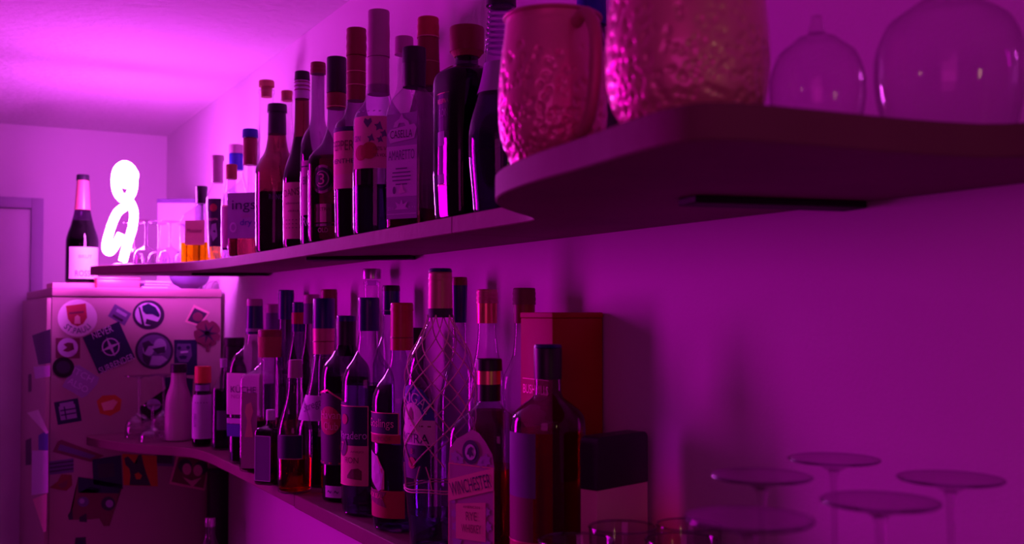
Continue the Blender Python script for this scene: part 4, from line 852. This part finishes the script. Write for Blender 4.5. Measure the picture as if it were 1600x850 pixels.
for r_, mt, e_ in ((17, 'navypaper', .0016), (11, 'lilac', .0020)): b.art(circ(0, 702, r_, 24, r_ * 1.1), M[mt], parent=l, name='medallion', eps=e_)
b.art([(-7, 706), (-4, 697), (2, 693), (6, 696), (3, 700), (8, 708), (3, 706), (0, 711), (-3, 706)], M['navypaper'], parent=l, name='rider_emblem', eps=.0026)
b.art([(-46, 748), (46, 722), (46, 756), (-46, 782)], M['tan'], parent=l, name='name_banner', eps=.0016)
b.text('WINCHESTER', 0, 752, 84, 21, M['navypaper'], l, rot=.27, eps=.0024)
b.art([(-30, 784), (30, 776), (30, 836), (-30, 838)], M['tan'], parent=l, name='label_field', eps=.0014); b.text('RYE', 2, 800, 22, 13, M['maroon'], l, eps=.002, rot=.06); b.text('WHISKEY', 2, 819, 40, 13, M['maroon'], l, eps=.002, rot=.06); b.text('AMERICAN', 2, 786, 34, 4, M['maroon'], l, eps=.002, rot=.06)
frame_lines(b, -46, 46, 722, 897, 1.5, M['goldpaper'], l)
# large whiskey bottle
b = Bottle('whiskey_bottle', 'large broad round-shouldered whiskey bottle with black cap', 856, 0.602, [(930, 54), (900, 58), (700, 59), (664, 58.5), (650, 56), (640, 49), (630, 37), (622, 26), (615, 21.5), (590, 20.5)], M['smoke'], rel=28, base_z=Z0)
b.liquid(672, M['t_red']); b.cap(592, 543, 21.5, 22, M['black']); b.cap(543, 538, 22.2, 21.6, M['navy'], name='cap_top')
l = b.patch(672, 770, -62, 10, M['purple'], label='dark purple front label'); b.patch(770, 838, -62, 6, M['maroon'], name='lower_label'); l4 = b.patch(838, 900, -62, 30, M['redpaper'], name='bottom_label'); frame_lines(b, -62, 30, 837, 901, 2, M['rose'], l4)
# red gift box (square prism with a lid)
X0, X1, Y0, Y1 = 0.645, 0.716, 1.071, 1.148
t = tag(empty('gift_box', ((X0 + X1) / 2, (Y0 + Y1) / 2, LT)), 'tall plain red gift box standing behind the large whiskey bottle', 'box')
hb = z_at(863, 488, X0, Y0) - LT
w = (X1 - X0) / 2; wy = (Y1 - Y0) / 2
box('body', -w, w, -wy, wy, 0.0006, hb - .007, M['redbox'], t, 0.0012); box('lid', -w - .0006, w + .0006, -wy - .0006, wy + .0006, hb - .0068, hb, M['redbox'], t, 0.0012)
V, Fc = text_geo('BUSHMILLS'); z_c = z_at(863, 612, X0, Y0) - LT
mk('lettering', [(-w - 0.0011, -u * 0.06, z_c + v * 0.011) for u, v in V], Fc, M['goldpaper'], t, smooth=False)
box('print_line', -w - .0011, -w - .0003, -w + .004, w - .004, z_c + .012, z_c + .0128, M['goldpaper'], t)
# black and pink low box
t = tag(empty('gift_box', (0.649, 0.948, LT), math.radians(90 + 17)), 'black box with rounded top and pink base band behind the tumblers', 'box')
hb = z_at(928, 684, 0.607, 0.925) - LT; zb_ = z_at(928, 768, 0.607, 0.925) - LT
def rbox(name, w, d, z0, z1, m, rnd=0.0):
    P = [(-w, z0), (w, z0), (w, z1)] if not rnd else [(-w, z0), (w, z0)] + [(w - rnd * (1 - math.cos(a)), z1 - rnd * (1 - math.sin(a))) for a in [i * math.pi / 12 for i in range(7)]] + [(-w + rnd * (1 - math.sin(a)), z1 - rnd * (1 - math.cos(a))) for a in [i * math.pi / 12 for i in range(7)]]
    if not rnd: P.append((-w, z1))
    n = len(P); V = [(-d, p[0], p[1]) for p in P] + [(d, p[0], p[1]) for p in P]
    return mk(name, V, [tuple(range(n)), tuple(reversed(range(n, 2 * n)))] + [(i, (i + 1) % n, (i + 1) % n + n, i + n) for i in range(n)], m, t, smooth=True)
rbox('lid', 0.044, 0.0115, zb_ + .0006, hb, M['black'], 0.008); rbox('body', 0.0435, 0.011, 0.0006, zb_, M['rose'] if False else M['pink'])

# ------------------------------------------------------------------ things beside the fridge, low down
p = on_y(357, 800, FR_Y - 0.12); 
pw = on_y(345, 800, FR_Y - .12).x; pe = on_y(371, 800, FR_Y - .12).x
t = tag(empty('gap_shade_block', ((pw + WALL_X) / 2, 2.93, Z_FLOOR)), 'narrow dark block added as the gap shadow between the fridge and the wall', 'shade block')  # dark block added where the gap beside the fridge is only in shadow
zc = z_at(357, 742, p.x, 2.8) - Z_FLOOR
box('body', -0.03, 0.022, -0.02, 0.018, 0.0, zc, M['darkpaper'], t, 0.002); box('door', -0.03, 0.022, -0.026, -0.021, 0.02, zc - .006, M['black'], t, 0.0015)  # both dark slabs stand in for the shade in the gap
# side table low beside the fridge, carrying one clear bottle
tx, ty = on_y(318, 840, 2.72).x, 2.72
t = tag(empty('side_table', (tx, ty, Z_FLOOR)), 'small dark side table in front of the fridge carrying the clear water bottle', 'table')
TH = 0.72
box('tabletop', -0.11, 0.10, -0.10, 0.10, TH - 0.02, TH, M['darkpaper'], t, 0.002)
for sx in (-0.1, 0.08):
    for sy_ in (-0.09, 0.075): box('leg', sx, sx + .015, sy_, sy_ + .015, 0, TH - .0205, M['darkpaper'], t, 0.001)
b = Bottle('water_bottle', 'clear bottle low beside the fridge under the lower shelf', 331, on_y(331, 840, 2.74).x, [(1000, 20), (880, 20), (862, 17), (840, 9), (822, 7.5), (812, 7)], M['cut'], rel=0, base_z=Z_FLOOR + TH + .0004)
b.cap(822, 808, 8.2, 8, M['silver'])
print('OVERLAPS')
for i in range(len(REPORT)):
    for j in range(i):
        a, c = REPORT[i], REPORT[j]
        if abs((a[6] or 0) - (c[6] or 0)) > .02: continue
        d = math.hypot(a[1] - c[1], a[2] - c[2]) - a[3] - c[3]
        if d < 0.001: print('  %.3f' % d, a[5][:40], a[1:4], '|', c[5][:40], c[1:4])
for a in REPORT:
    if a[1] + a[3] > WALL_X - .001: print('  wall', a)
